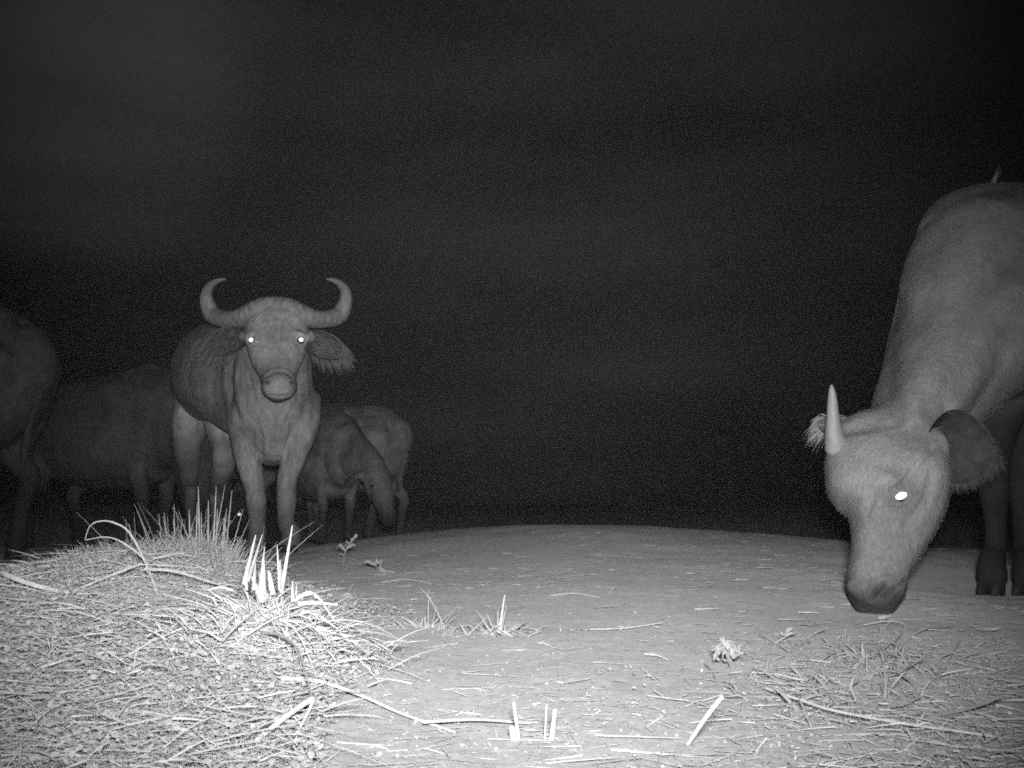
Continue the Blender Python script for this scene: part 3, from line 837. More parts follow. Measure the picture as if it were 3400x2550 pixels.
# ------------------------------------------------------------------ the others of the herd
def buffalo_grazing(label, pos, yaw, sc, graze=1.0, neck_yaw=0.0, dark=1.0, mat=None, eyes=(), swing=(0, 0, 0, 0), horned=True, voxel=0.016, raise_muzzle=0.0, drop=0.0):
    x0, y0 = pos
    root = empty('buffalo', (x0, y0, float(gz(x0, y0))))
    tag(root, label, 'buffalo', 'buffaloes of the herd')
    z0 = float(gz(x0, y0))
    cy, sy = math.cos(yaw), math.sin(yaw)
    def L(x, y, z):
        return np.array([x0 + (x * cy - y * sy) * sc, y0 + (x * sy + y * cy) * sc, z0 + z * sc])
    SD = (-sy, cy, 0)
    ch = []
    tr = [(-.80, 1.04, .14, .20), (-.74, 1.02, .23, .30), (-.58, .98, .31, .39), (-.3, .93, .38, .44), (0, .92, .41, .46), (.3, .95, .38, .47), (.5, .97, .30, .42), (.64, .95, .22, .33)]
    ch.append(([(L(x, 0, z), w * sc, h * sc) for x, z, w, h in tr], SD))
    ch.append(([(L(-.60, 0, 1.25), .10 * sc, .07 * sc), (L(-.3, 0, 1.30), .08 * sc, .07 * sc), (L(.1, 0, 1.335), .08 * sc, .07 * sc), (L(.4, 0, 1.37), .10 * sc, .07 * sc), (L(.62, 0, 1.27), .09 * sc, .07 * sc)], SD))
    for s in (-1, 1):
        ch.append(([(L(-.64, s * .18, 1.12), .07 * sc, .10 * sc), (L(-.5, s * .22, 1.10), .09 * sc, .12 * sc)], SD))
    cn, sn = math.cos(neck_yaw), math.sin(neck_yaw)
    cr, sr = math.cos(raise_muzzle), math.sin(raise_muzzle)
    def H(x, y, z):                                       # neck and head swing sideways about the shoulder
        if x > 1.01 or z < .59:
            dx, dz = x - 1.14, z - .6
            x, z = 1.14 + dx * cr - dz * sr, .6 + dx * sr + dz * cr - drop
        u = x - .5
        return L(.5 + u * cn - y * sn, u * sn + y * cn, z)
    HS = (-math.sin(yaw + neck_yaw), math.cos(yaw + neck_yaw), 0)
    g = graze
    def gzz(z_graze, z_up): return z_up + (z_graze - z_up) * g
    nk = [(.52, gzz(1.05, 1.05), .19, .30), (.78, gzz(.93, 1.12), .165, .25), (1.0, gzz(.74, 1.2) - drop * .6, .14, .2), (1.14, gzz(.58, 1.24), .125, .17)]
    ch.append(([(H(x, 0, z), w * sc, h * sc) for x, z, w, h in nk], HS))
    hx = [(1.14, .60, .125, .14), (1.2, .50, .14, .155), (1.25, .40, .135, .14), (1.30, .30, .105, .115), (1.34, .20, .085, .092), (1.375, .12, .088, .08), (1.39, .08, .07, .06)]
    ch.append(([(H(x, 0, z), w * sc, h * sc) for x, z, w, h in hx], HS))
    for s in (-1, 1):
        ch.append(([(H(1.29, s * .11, .47), .035 * sc, .035 * sc), (H(1.32, s * .115, .41), .035 * sc, .035 * sc), (H(1.31, s * .10, .33), .03 * sc, .03 * sc)], HS))
        ch.append(([(H(1.13, s * .12, .55), .045 * sc, .045 * sc), (H(1.12, s * .2, .53), .03 * sc, .03 * sc)], (0, 0, 1)))
    feet = []
    for i, s in enumerate((-1, 1)):
        o = swing[i]
        p = L(.44 + o, s * .16, 0); p[2] = float(gz(p[0], p[1])); feet.append(p)
        ch.append(([(L(.46, s * .20, 1.02), .10 * sc, .2 * sc), (L(.46, s * .19, .82), .10 * sc, .15 * sc), (L(.42 + o * .2, s * .17, .66), .08 * sc, .10 * sc), (L(.43 + o * .45, s * .165, .52), .058 * sc, .066 * sc), (L(.45 + o * .6, s * .16, .42), .056 * sc, .06 * sc),
                    (L(.44 + o * .75, s * .16, .3), .040 * sc, .044 * sc), (L(.44 + o * .85, s * .16, .2), .038 * sc, .042 * sc), (p + [0, 0, .11 * sc], .048 * sc, .05 * sc), (p + [0, 0, .06 * sc], .05 * sc, .052 * sc)], SD))
    for i, s in enumerate((-1, 1)):
        o = swing[2 + i]
        p = L(-.64 + o, s * .16, 0); p[2] = float(gz(p[0], p[1])); feet.append(p)
        ch.append(([(L(-.58, s * .17, 1.02), .16 * sc, .25 * sc), (L(-.55, s * .19, .8), .145 * sc, .21 * sc), (L(-.56 + o * .3, s * .18, .64), .11 * sc, .145 * sc), (L(-.62 + o * .5, s * .17, .52), .06 * sc, .075 * sc), (L(-.70 + o * .6, s * .165, .43), .052 * sc, .06 * sc),
                    (L(-.67 + o * .8, s * .16, .3), .042 * sc, .046 * sc), (L(-.65 + o * .9, s * .16, .18), .040 * sc, .043 * sc), (p + [0, 0, .11 * sc], .048 * sc, .05 * sc), (p + [0, 0, .06 * sc], .05 * sc, .052 * sc)], SD))
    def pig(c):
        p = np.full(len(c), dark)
        p = p * (1 - 0.72 * sm(c[:, 2] - z0, 0.62 * sc, 0.25 * sc))  # naturally dark lower legs, deepened in the colour to lose them in shadow
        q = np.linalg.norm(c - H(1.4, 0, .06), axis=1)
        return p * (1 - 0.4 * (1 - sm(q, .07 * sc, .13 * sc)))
    melt('body', ch, mat or M_HIDE_D, root, voxel=voxel * sc, smooth=6, pigment=pig, wrinkle=0.006)
    fx = (cy, sy, 0)
    for p in feet:
        hoof('hoof', p, fx, 0.065 * sc, root)
    for s in (-1, 1):
        ear(H(1.12, s * .18, .53), H(1.10, s * .34, .46), (cy * .6, sy * .6, -.2), .12 * sc, .02, M_EAR, root, fringe=50, hair_len=0.025, sag=0.03, inner=0)
        if horned:
            horn([(H(1.2, s * .05, .66), .06 * sc, .06 * sc), (H(1.18, s * .16, .68), .05 * sc, .05 * sc), (H(1.1, s * .30, .70), .04 * sc, .04 * sc), (H(1.02, s * .38, .80), .028 * sc, .028 * sc), (H(1.02, s * .36, .92), .016 * sc, .016 * sc), (H(1.06, s * .30, .98), .004 * sc, .004 * sc)], M_HORN, root, side=(0, .3, 1))
    for s in (-1, 1):
        if s in eyes:
            e = H(1.325, s * .142, .415)
            eyeball(e, EYE - e, 0.018, root, shine=(0.0135, 0.0125))
        else:
            bm = bmesh.new(); bmesh.ops.create_uvsphere(bm, u_segments=14, v_segments=10, radius=.022 * sc)
            bmesh.ops.translate(bm, verts=bm.verts, vec=Vector(H(1.325, s * .128, .415)))
            me = bpy.data.meshes.new('eye'); bm.to_mesh(me); bm.free(); me.materials.append(M_EYE)
            link(bpy.data.objects.new('eye', me), root)
    V, F = tube_mesh([(L(-.74, 0, 1.22), .04 * sc, .04 * sc), (L(-.84, 0, 1.12), .028 * sc, .028 * sc), (L(-.88, .01, .9), .020 * sc, .020 * sc), (L(-.84, .03, .7), .017 * sc, .017 * sc), (L(-.82, .03, .58), .024 * sc, .024 * sc), (L(-.81, .03, .46), .006 * sc, .006 * sc)], SD, 10)
    tl = mesh_obj('tail', V, F, M_HIDE_D, root)
    at = tl.data.color_attributes.new('pigment', 'FLOAT_COLOR', 'POINT')
    at.data.foreach_set('color', np.tile([dark * .8] * 3 + [1], len(V)))
    return root

R_ = math.radians
# cut by the left edge of the picture, seen from behind
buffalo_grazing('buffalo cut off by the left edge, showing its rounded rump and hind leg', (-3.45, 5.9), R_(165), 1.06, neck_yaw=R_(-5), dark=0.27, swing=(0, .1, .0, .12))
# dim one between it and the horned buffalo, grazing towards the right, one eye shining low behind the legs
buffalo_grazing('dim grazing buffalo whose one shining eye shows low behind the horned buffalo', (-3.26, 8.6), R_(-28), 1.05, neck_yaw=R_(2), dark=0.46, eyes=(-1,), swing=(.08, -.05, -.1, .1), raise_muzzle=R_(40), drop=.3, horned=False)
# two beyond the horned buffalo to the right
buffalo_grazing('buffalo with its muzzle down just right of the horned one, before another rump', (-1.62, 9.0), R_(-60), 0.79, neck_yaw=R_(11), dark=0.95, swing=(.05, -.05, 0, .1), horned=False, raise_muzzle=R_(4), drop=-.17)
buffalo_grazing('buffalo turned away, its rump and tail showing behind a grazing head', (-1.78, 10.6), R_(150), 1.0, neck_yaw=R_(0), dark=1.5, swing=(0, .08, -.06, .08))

# ------------------------------------------------------------------ grass, straw and weeds
def scatter(n, y0, y1, spread, mask=None):
    """points on the ground, evenly many per doubling of the distance"""
    out = np.zeros((0, 3))
    while len(out) < n:
        y = y0 * (y1 / y0) ** rng.random(n * 3); x = rng.uniform(-spread, spread, n * 3) * y
        k = np.ones(n * 3, bool) if mask is None else rng.random(n * 3) < mask(x, y)
        p = np.stack([x, y, gz(x, y)], 1)[k]
        out = np.vstack([out, p])
    return out[:n]

def moundness(x, y):
    z = 0.155 * gauss(x, -0.74, 0.42, 0.24) * gauss(y, 2.25, 0.60, 0.25) + 0.055 * gauss(x, -0.345, 0.13, 0.10) * gauss(y, 1.52, 0.20, 0.14)
    near = (x < -0.18 - 0.10 * (y - 1)) * sm(-y, -2.0, -1.2)
    return np.clip(sm(z, 0.012, 0.05) + near * 0.9, 0, 1)

def lean(n, up, out=1.0):
    a = rng.random(n) * 2 * math.pi
    r = out * rng.random(n) ** 0.6
    return np.stack([np.cos(a) * r, np.sin(a) * r, np.broadcast_to(up, (n,)) + 0.0 * r], 1)

def lying(n, tilt=0.06):
    a = rng.random(n) * 2 * math.pi
    return np.stack([np.cos(a), np.sin(a), rng.normal(0, tilt, n)], 1)

def leaflets(name, P, size, mat):
    n = len(P)
    a = rng.random(n) * 2 * math.pi
    ax = np.stack([np.cos(a), np.sin(a), rng.normal(0.25, 0.35, n)], 1); ax /= np.linalg.norm(ax, axis=1)[:, None]
    sd = np.cross(ax, np.array([0, 0, 1.0]) + rng.normal(0, 0.5, (n, 3))); sd /= np.linalg.norm(sd, axis=1)[:, None]
    up = np.cross(sd, ax)
    L = (size * (0.6 + 0.8 * rng.random(n)))[:, None]; w = L * 0.30
    prof = [(0, 0), (.3, .85), (.6, 1), (.85, .6), (1, 0)]
    V = [P]
    for t, k in prof[1:4]:
        c = P + ax * L * t + up * L * 0.12 * math.sin(t * 3)
        V += [c - sd * w * k, c + sd * w * k]
    V.append(P + ax * L)
    V = np.stack(V, 1)
    f3 = np.array([(0, 2, 1), (7, 5, 6)]); f4 = np.array([(1, 2, 4, 3), (3, 4, 6, 5)])
    tri = np.vstack([f3, [(q[0], q[1], q[2]) for q in f4], [(q[0], q[2], q[3]) for q in f4]])
    F = (np.arange(n)[:, None, None] * 8 + tri[None]).reshape(-1, 3)
    o = mesh_obj(name, V.reshape(-1, 3), np.ascontiguousarray(F), mat)
    set_tone(o, rng.random(n), 8)
    return o

P = scatter(30000, 0.85, 2.8, 0.62, moundness)
P[:, 2] -= 0.003
tag(strands('mound_grass', P, lean(len(P), 0.55), 0.010 + 0.032 * rng.random(len(P)) ** 2.5, 0.0012 + 0.0014 * rng.random(len(P)), M_GREEN, droop=0.35 * rng.random(len(P)), seg=3), kind='stuff')
P = scatter(22000, 0.85, 2.4, 0.62, moundness); P[:, 2] += 0.003 + 0.016 * rng.random(len(P))
tag(leaflets('leafy_ground_cover', P, 0.0075, M_LEAF), kind='stuff')
P = scatter(2600, 0.85, 2.5, 0.62, moundness); P[:, 2] += 0.006 + 0.026 * rng.random(len(P))
tag(strands('mound_straw', P, lying(len(P), 0.16), 0.02 + 0.13 * rng.random(len(P)) ** 3, 0.0009 + 0.0019 * rng.random(len(P)) ** 2, M_STRAW, droop=0.06, seg=4, toward=np.array([0, 0, 1.0])), kind='stuff')

P = scatter(900, 1.0, 2.5, 0.62, lambda x, y: moundness(x, y) * (x > -1.2)); P[:, 2] += 0.004 + 0.02 * rng.random(len(P))
D = lying(len(P), 0.0); D[:, 2] = 0.10 + 0.35 * rng.random(len(P)) ** 2
tag(strands('tangled_stalks', P, D, 0.04 + 0.13 * rng.random(len(P)) ** 1.6, 0.0012 + 0.0018 * rng.random(len(P)), M_STRAW, droop=0.15 + 0.4 * rng.random(len(P)), seg=6, toward=np.array([0, 0, 1.0])), kind='stuff')

def open_ground(x, y):
    patch = (vnoise(x * 2.3 + 5, y * 2.3, 2) > 0.0) * 0.7 + 0.3
    return patch * (1 - 0.8 * moundness(x, y)) * np.where(y < 1.3, 1.0, 0.75)
P = scatter(4200, 0.8, 6.0, 0.60, open_ground); P[:, 2] += 0.004
tag(strands('straw_litter', P, lying(len(P), 0.05), 0.006 + 0.10 * rng.random(len(P)) ** 3, 0.0010 + 0.0015 * rng.random(len(P)), M_STRAW, droop=0.0, seg=3, toward=np.array([0, 0, 1.0])), kind='stuff')
P = scatter(1300, 2.0, 6.0, 0.55, open_ground); P[:, 2] += 0.005
tag(strands('pale_litter', P, lying(len(P), 0.03), 0.015 + 0.07 * rng.random(len(P)) ** 2, 0.0016 + 0.0026 * rng.random(len(P)), M_STRAW, droop=0.0, seg=3, toward=np.array([0, 0, 1.0])), kind='stuff')
def right_sward(x, y):
    return sm(x - 0.10 - 0.12 * y, -0.05, 0.25) * sm(-y, -2.1, -1.5) * ((vnoise(x * 6, y * 6, 4) > -0.18) * 0.8 + 0.2)
P = scatter(12000, 0.85, 2.2, 0.60, right_sward); P[:, 2] -= 0.002
tag(strands('short_sward', P, lean(len(P), 0.42), 0.006 + 0.020 * rng.random(len(P)) ** 2, 0.0011 + 0.0014 * rng.random(len(P)), M_GREEN, droop=0.3, seg=3), kind='stuff')
P = scatter(1500, 0.85, 2.2, 0.60, right_sward); P[:, 2] += 0.005 + 0.008 * rng.random(len(P))
tag(strands('sward_straw', P, lying(len(P), 0.12), 0.008 + 0.07 * rng.random(len(P)) ** 3, 0.0008 + 0.0016 * rng.random(len(P)), M_STRAW, droop=0.05, seg=4, toward=np.array([0, 0, 1.0])), kind='stuff')
# crumbs and pebbles of dung and soil, loose on the bare ground
P = scatter(2600, 0.9, 5.0, 0.60, open_ground); P[:, 2] += 0.002
tag(leaflets('leaf_crumbs', P, 0.005, M_STRAW), kind='stuff')

# ---- single stalks: a flattened tube through points
def stalk(name, pts, width, thick, mat, label, cat='stalk', side=(0, 0, 1), taper=0.6, group=None, parent=None):
    n = len(pts)
    width, thick = width * .72, thick * .8
    nodes = [(p, width * 0.5 * (1 - (1 - taper) * i / (n - 1)), thick * 0.5) for i, p in enumerate(pts)]
    V, F = tube_mesh(nodes, side, 10, 5)
    o = mesh_obj(name, V, F, mat, parent)
    set_tone(o, np.array([random.uniform(0.45, 0.9)]), len(V))
    if label: tag(o, label, cat, group)
    return o
def gp(*pts):
    """pixels with the height above the ground: points on the ground"""
    out = []
    for p in pts:
        q = G(p[0], p[1], p[2] if len(p) > 2 else 0.004); out.append(q)
    return out
def wp(d, *pts):
    return [W(p[0], p[1], p[2] if len(p) > 2 else d) for p in pts]
UP, SIDE, TOW = (0, 0, 1), (1, 0, 0), (0, 1, 0)
stalk('fallen_straw', gp((935, 2252, .02), (1060, 2262, .02), (1200, 2310, .012), (1330, 2368, .008), (1510, 2432, .004)), .0062, .0018, M_STRAW, 'long pale blade curving across bare soil from the mound to the bottom edge', 'grass blade')
stalk('bent_reed', wp(1.25, (868, 2100, 1.42), (930, 2108, 1.36), (985, 2150, 1.30), (1012, 2220, 1.23), (1030, 2290, 1.19), (1036, 2330, 1.17)), .0068, .0022, M_DULL, 'dark bent reed arching down the front of the mound', 'reed')
o = stalk('folded_straw', wp(1.15, (1040, 2322, 1.165), (1018, 2332, 1.16), (960, 2372, 1.12), (905, 2415, 1.09), (850, 2460, 1.06)), .0095, .0018, M_STRAW, 'broad pale blade folded at its upper end, below the dark bent reed', 'grass blade', side=(0, .3, 1), taper=.8)
stalk('fallen_straw', wp(1.15, (1038, 2330, 1.166), (1020, 2370, 1.14), (990, 2430, 1.10), (975, 2480, 1.07)), .0050, .0015, M_STRAW, 'thin blade hanging straight down beside the folded broad one', 'grass blade', side=SIDE)
stalk('dry_stalk', gp((1405, 2398, .012), (1500, 2392, .012), (1600, 2390, .01), (1760, 2402, .006)), .0050, .0022, M_STRAW, 'thin straw lying left of the cut stubs at the bottom', 'straw')
def stub(px, py, base_px, base_py, w, label, d=None):
    b = G(base_px, base_py, -0.01); t = W(px, py, b[1] - 0.01)
    m = (b + t) / 2
    return stalk('cut_stub', [b, m, t], w, w * 0.7, M_PALE, label, 'stubble', side=SIDE, taper=.75, group='cut stubs at the bottom edge')
stub(1706, 2335, 1728, 2500, .0055, 'leftmost of the bright cut stubs at the bottom edge')
stub(1815, 2340, 1806, 2500, .0028, 'thinnest bright upright stub, between two thicker ones at the bottom edge')
stub(1843, 2360, 1825, 2500, .0082, 'thickest round-topped bright stub at the bottom edge')
stub(1700, 2418, 1712, 2500, .0120, 'short fat stub at the foot of the leftmost bright stub')
stalk('dry_stalk', [G(2285, 2470, .004), W(2345, 2380, 1.07), W(2396, 2315, 1.07)], .0066, .005, M_PALE, 'bright straight stalk sticking up at a slant near the bottom edge', 'stalk', side=SIDE, taper=.85)
stalk('fallen_straw', gp((2540, 2285, .008), (2660, 2325, .014), (2780, 2362, .014), (3000, 2402, .012), (3180, 2428, .01), (3330, 2450, .006)), .0042, .0025, M_STRAW, 'long pale straw lying across the short sward at bottom right', 'straw', taper=.9)
stalk('dead_twig', gp((3130, 2372, .004), (3230, 2348, .012), (3280, 2330, .02), (3322, 2312, .024)), .0058, .005, M_DULL, 'dark dead twig on the short sward near the right edge', 'twig', taper=.8)
stalk('fallen_straw', gp((1266, 1934), (1350, 1924, .006), (1430, 1938)), .006, .003, M_STRAW, 'short curved straw on bare soil just below the two sprouts', 'straw', taper=.8)
stalk('fallen_straw', gp((1828, 1978), (1905, 1970, .006), (1990, 1984)), .0055, .003, M_STRAW, 'curved straw alone on bare soil in the middle', 'straw', taper=.8)
stalk('fallen_straw', gp((1960, 2090), (2080, 2085, .004), (2200, 2068)), .004, .002, M_STRAW, 'thin straight straw on bare soil right of the spiky tuft', 'straw', taper=.8)
stalk('fallen_straw', gp((2140, 2172), (2180, 2176, .006), (2216, 2190)), .005, .002, M_STRAW, 'short pale straw left of the crumpled weed', 'straw')
stalk('fallen_straw', gp((2870, 2075, .006), (2940, 2062, .012), (3000, 2070, .01), (3004, 2095, .002)), .0028, .002, M_STRAW, 'hooked straw lying below the muzzle of the young buffalo', 'straw')
stalk('wood_chip', gp((2918, 2052, .004), (2938, 2049, .006), (2958, 2045, .005)), .011, .004, M_STRAW, 'pale chip of wood just below the young muzzle', 'chip', taper=.9)
# arching blades on the mound
stalk('arching_straw', wp(1.95, (520, 1968, 1.82), (484, 1870, 1.9), (429, 1768, 1.98), (380, 1736, 2.0), (336, 1730, 2.0), (300, 1745, 2.0), (282, 1790, 2.0)), .0062, .0016, M_STRAW, 'taller of two blades arching over to the left of the mound', 'grass blade', side=(0, .6, 1), taper=.35)
stalk('arching_straw', wp(1.95, (490, 1900, 1.86), (472, 1850, 1.9), (401, 1798, 1.95), (347, 1783, 1.97), (284, 1793, 1.99)), .0052, .0016, M_STRAW, 'lower of two blades arching over to the left of the mound', 'grass blade', side=(0, .6, 1), taper=.35)
stalk('fallen_straw', gp((8, 1903, .03), (60, 1925, .03), (140, 1950, .02), (225, 1968, .012)), .013, .005, M_STRAW, 'thick pale straw on the crest of the mound at the left edge', 'straw', taper=.6)
stalk('fallen_straw', gp((470, 1872, .035), (370, 1910, .03), (240, 1964, .012)), .0068, .003, M_STRAW, 'straight straw leaning across the crest of the mound', 'straw')
stalk('fallen_straw', gp((480, 1890, .04), (570, 1895, .045), (660, 1920, .035), (760, 1955, .02), (840, 2010, .01)), .0070, .002, M_STRAW, 'long blade bowed along the crest towards the bright tuft', 'straw')
stalk('fallen_straw', gp((600, 2070, .01), (500, 2130, .02), (390, 2200, .012)), .0058, .002, M_STRAW, 'straight pale straw slanting down the face of the mound', 'straw')
stalk('fallen_straw', gp((130, 2218, .015), (200, 2196, .02), (290, 2165, .01)), .0045, .002, M_STRAW, 'short straw low on the left face of the mound', 'straw')
stalk('fallen_straw', gp((545, 2240, .006), (575, 2320, .012), (605, 2400, .006)), .0062, .002, M_PALE, 'upright-looking straw at the foot of the mound', 'straw')
stalk('fallen_straw', gp((118, 2262, .01), (85, 2330, .01), (50, 2390, .004)), .0065, .002, M_STRAW, 'slanting straw at the lower left corner', 'straw')
stalk('old_husk', gp((470, 2380, .012), (540, 2390, .016), (620, 2430, .014), (700, 2470, .006)), .020, .006, M_STRAW, 'thick crumpled husk lying at the foot of the mound', 'husk', taper=.55)

# ---- tufts
def tuft_obj(label, group=None, loc=None):
    return label
def stems(name, items, mat, label=None, cat='grass tuft', parent=None, seg=5, group=None, single=14):
    """items: (base, tip, width, bow)"""
    V = []; F = []; tone = []
    for base, tip, w, bow in items:
        base = np.array(base); tip = np.array(tip); ax = tip - base
        sd = np.cross(ax, TOW); sd = sd / (np.linalg.norm(sd) + 1e-9)
        th = np.cross(sd, ax); th /= np.linalg.norm(th) + 1e-9
        o = len(V)
        for k in range(seg + 1):
            t = k / seg
            c = base + ax * t + np.array([0, 0, -bow * t * t]) + np.array([0, 0, bow * t])
            r = w * 0.5 * (1 - 0.8 * t ** 1.5)
            V += [c - sd * r, c + th * r * 0.5 , c + sd * r, c - th * r * 0.5]
        for k in range(seg):
            for q in range(4):
                q2 = (q + 1) % 4
                F.append((o + 4 * k + q, o + 4 * k + q2, o + 4 * k + 4 + q2, o + 4 * k + 4 + q))
        tone += [random.random()] * ((seg + 1) * 4)
    if label:
        b0 = np.array(items[0][0]); root = empty(name, b0); tag(root, label, cat, group)
        for bb in sorted(items, key=lambda q: -q[2] * np.linalg.norm(np.array(q[1]) - np.array(q[0])))[:single]:
            stems('stem', [bb], mat, None, parent=root)
            items = [q for q in items if q is not bb]
        stems('blades', items, mat, None, parent=root)['kind'] = 'stuff'
        return root
    ob = mesh_obj(name, V, F, mat, parent)
    at = ob.data.attributes.new('tone', 'FLOAT', 'POINT'); at.data.foreach_set('value', np.array(tone, np.float32))
    if label: tag(ob, label, cat, group)
    return ob
def rnd_stems(cx, cy_, d, n, hlo, hhi, spread_px, w, leanpx, dd=0.08):
    out = []
    for _ in range(n):
        bx = cx + random.gauss(0, spread_px); dq = d + random.gauss(0, dd)
        x = W(bx, cy_, dq)[0]; b = np.array([x, dq, float(gz(x, dq)) - 0.01])
        h = random.uniform(hlo, hhi)
        t = b + np.array([(bx - cx) / max(spread_px, 1) * leanpx * h + random.gauss(0, .35) * h, random.gauss(0, .3) * h, h])
        out.append((b, t, w * random.uniform(.6, 1.3), random.uniform(0, .25) * h))
    return out
def at_ground(px, d):
    x = W(px, 1850, d)[0]
    return np.array([x, d, float(gz(x, d)) - .01])
d = 2.3
tall = [(665, 658, 1613, .0042), (650, 655, 1668, .004), (705, 718, 1615, .0036), (700, 748, 1606, .003), (690, 692, 1662, .005), (745, 770, 1628, .0036), (738, 752, 1688, .004), (752, 808, 1690, .0022), (755, 828, 1724, .0022), (735, 745, 1720, .005), (672, 668, 1700, .004), (715, 722, 1690, .005), (632, 628, 1690, .004)]
it = [(at_ground(b, d), W(t, ty, d + random.gauss(0, .04)), w * 1.2, 0.0) for b, t, ty, w in tall]
it = [(b, t, w, random.uniform(-.006, .012)) for b, t, w, _ in it]
it += rnd_stems(700, 1815, 2.27, 420, .02, .075, 46, .0026, .25) + rnd_stems(660, 1810, 2.25, 60, .06, .13, 90, .0022, .2) + rnd_stems(770, 1850, 2.18, 200, .015, .05, 30, .0024, .35)
stems('grass_tuft', it, M_GREEN, 'tall upright grass tuft on the right end of the mound, before the horned buffalo')
d = 2.35
tall = [(581, 578, 1674, .0036), (560, 545, 1700, .003), (592, 575, 1725, .0035), (540, 528, 1706, .003), (610, 640, 1745, .003), (575, 540, 1712, .003), (600, 600, 1732, .004)]
it = [(at_ground(b, d), W(t, ty, d), w * 1.2, 0.0) for b, t, ty, w in tall] + rnd_stems(580, 1805, 2.30, 380, .02, .06, 50, .0026, .25)
stems('grass_tuft', it, M_GREEN, 'shorter thin-stemmed tuft beside the tall upright tuft on the mound')
d = 2.3
tall = [(425, 418, 1722, .0036), (450, 428, 1738, .003), (470, 500, 1750, .002), (455, 445, 1700, .002)]
it = [(at_ground(b, d), W(t, ty, d), w * 1.2, 0.0) for b, t, ty, w in tall] + rnd_stems(450, 1815, 2.25, 380, .018, .055, 60, .0026, .25)
stems('grass_tuft', it, M_GREEN, 'low tuft on the crest of the mound behind the arching blades')
it = rnd_stems(250, 1885, 2.1, 130, .015, .042, 46, .0042, .4) + rnd_stems(330, 1850, 2.2, 260, .018, .05, 50, .003, .3)
stems('grass_tuft', it, M_GREEN, 'low broad-bladed tuft on the left shoulder of the mound')
# the bright tuft of cut straw
d0 = 1.5
def bs(bx, by, tx, ty, w, bow=0.0, db=0.0, dt=0.0):
    return (W(bx, by, d0 + db), W(tx, ty, d0 + dt), w, bow)
it = [bs(808, 1940, 849, 1776, .0062), bs(822, 1930, 871, 1774, .0055), bs(857, 1990, 879, 1815, .0055), bs(868, 2000, 874, 1850, .0115), bs(933, 1965, 971, 1744, .0062), bs(928, 1960, 920, 1812, .0040), bs(935, 1970, 929, 1858, .0072),
      bs(898, 1960, 890, 1893, .0045), bs(971, 2000, 971, 1930, .0055), bs(982, 1975, 985, 1935, .0035), bs(818, 1960, 815, 1880, .0050), bs(840, 1960, 848, 1868, .0060), bs(905, 1975, 895, 1900, .0080), bs(885, 1990, 860, 1905, .0080), bs(865, 1990, 835, 1915, .0080)]
for _ in range(1500):
    a = random.random() * 6.28; r = abs(random.gauss(0, .075))
    x = -.345 + math.cos(a) * r; y = 1.50 + math.sin(a) * r * .9
    b = np.array([x, y, float(gz(x, y)) + random.uniform(-.005, .035)])
    h = random.uniform(.012, .06)
    it.append((b, b + np.array([random.gauss(.25 * math.cos(a), .75) * h, random.gauss(-.3, .5) * h, random.uniform(-.5, .8) * h]), random.uniform(.0010, .0034), 0.25 * h))
for _ in range(500):
    x = -.36 + random.gauss(0, .055); y = 1.55 + random.gauss(0, .05)
    b = np.array([x, y, float(gz(x, y)) - .004]); h = random.uniform(.015, .05)
    it.append((b, b + np.array([random.gauss(0, .8) * h, random.gauss(-.3, .6) * h, random.uniform(.1, 1) * h]), random.uniform(.0015, .004), .1 * h))
bright = empty('straw_tuft', (-.345, 1.5, float(gz(-.345, 1.5))))
tag(bright, 'bleached tuft of cut straw glaring white on the right shoulder of the mound', 'straw tuft')
for q in it[:15]:
    stems('stem', [q], M_PALE, parent=bright)
stems('stubble', it[15:], M_PALE, parent=bright)['kind'] = 'stuff'
for pts, w in (((977, 1995), (1010, 1976), (1047, 1975), (1080, 2015), (1113, 2066)), .0062), (((990, 2005), (1050, 2002), (1120, 2008)), .0085), (((1040, 2070), (1075, 2090), (1110, 2106), (1160, 2112)), .0062), \
              (((1050, 2085), (1090, 2112), (1140, 2126), (1190, 2128)), .0062), (((985, 1985), (1020, 1968), (1040, 1972), (1050, 1985)), .006), (((1000, 2030), (1050, 2040), (1085, 2060)), .006), (((770, 1960), (730, 1950), (690, 1960)), .005):
    stalk('drooping_blade', wp(1.48, *pts), w, .002, M_PALE, None, parent=bright, taper=.5)
n = 46
a = rng.normal(-.5, .6, n)
R = np.stack([-.33 + .05 * np.cos(a) + rng.normal(0, .02, n), 1.48 + .05 * np.sin(a), np.zeros(n)], 1); R[:, 2] = gz(R[:, 0], R[:, 1]) + .02 + .03 * rng.random(n)
D = np.stack([np.cos(a), np.sin(a), rng.uniform(.0, .5, n)], 1)
strands('spilling_blades', R, D, (.04 + .10 * rng.random(n)), .0012 + .0016 * rng.random(n), M_PALE, bright, droop=.25 + .45 * rng.random(n), seg=6)['kind'] = 'stuff'
n = 4200
r = np.abs(rng.normal(0, .085, n)); a = rng.random(n) * 6.283
P = np.stack([-.35 + r * np.cos(a), 1.49 + r * np.sin(a), np.zeros(n)], 1); P[:, 2] = gz(P[:, 0], P[:, 1]) + .002 + .03 * rng.random(n) * np.exp(-(r / .1) ** 2)
o = leaflets('chaff', P, .008, M_PALE); o.parent = bright; o.matrix_parent_inverse = Matrix.Translation(-bright.location); tag(o, kind='stuff')
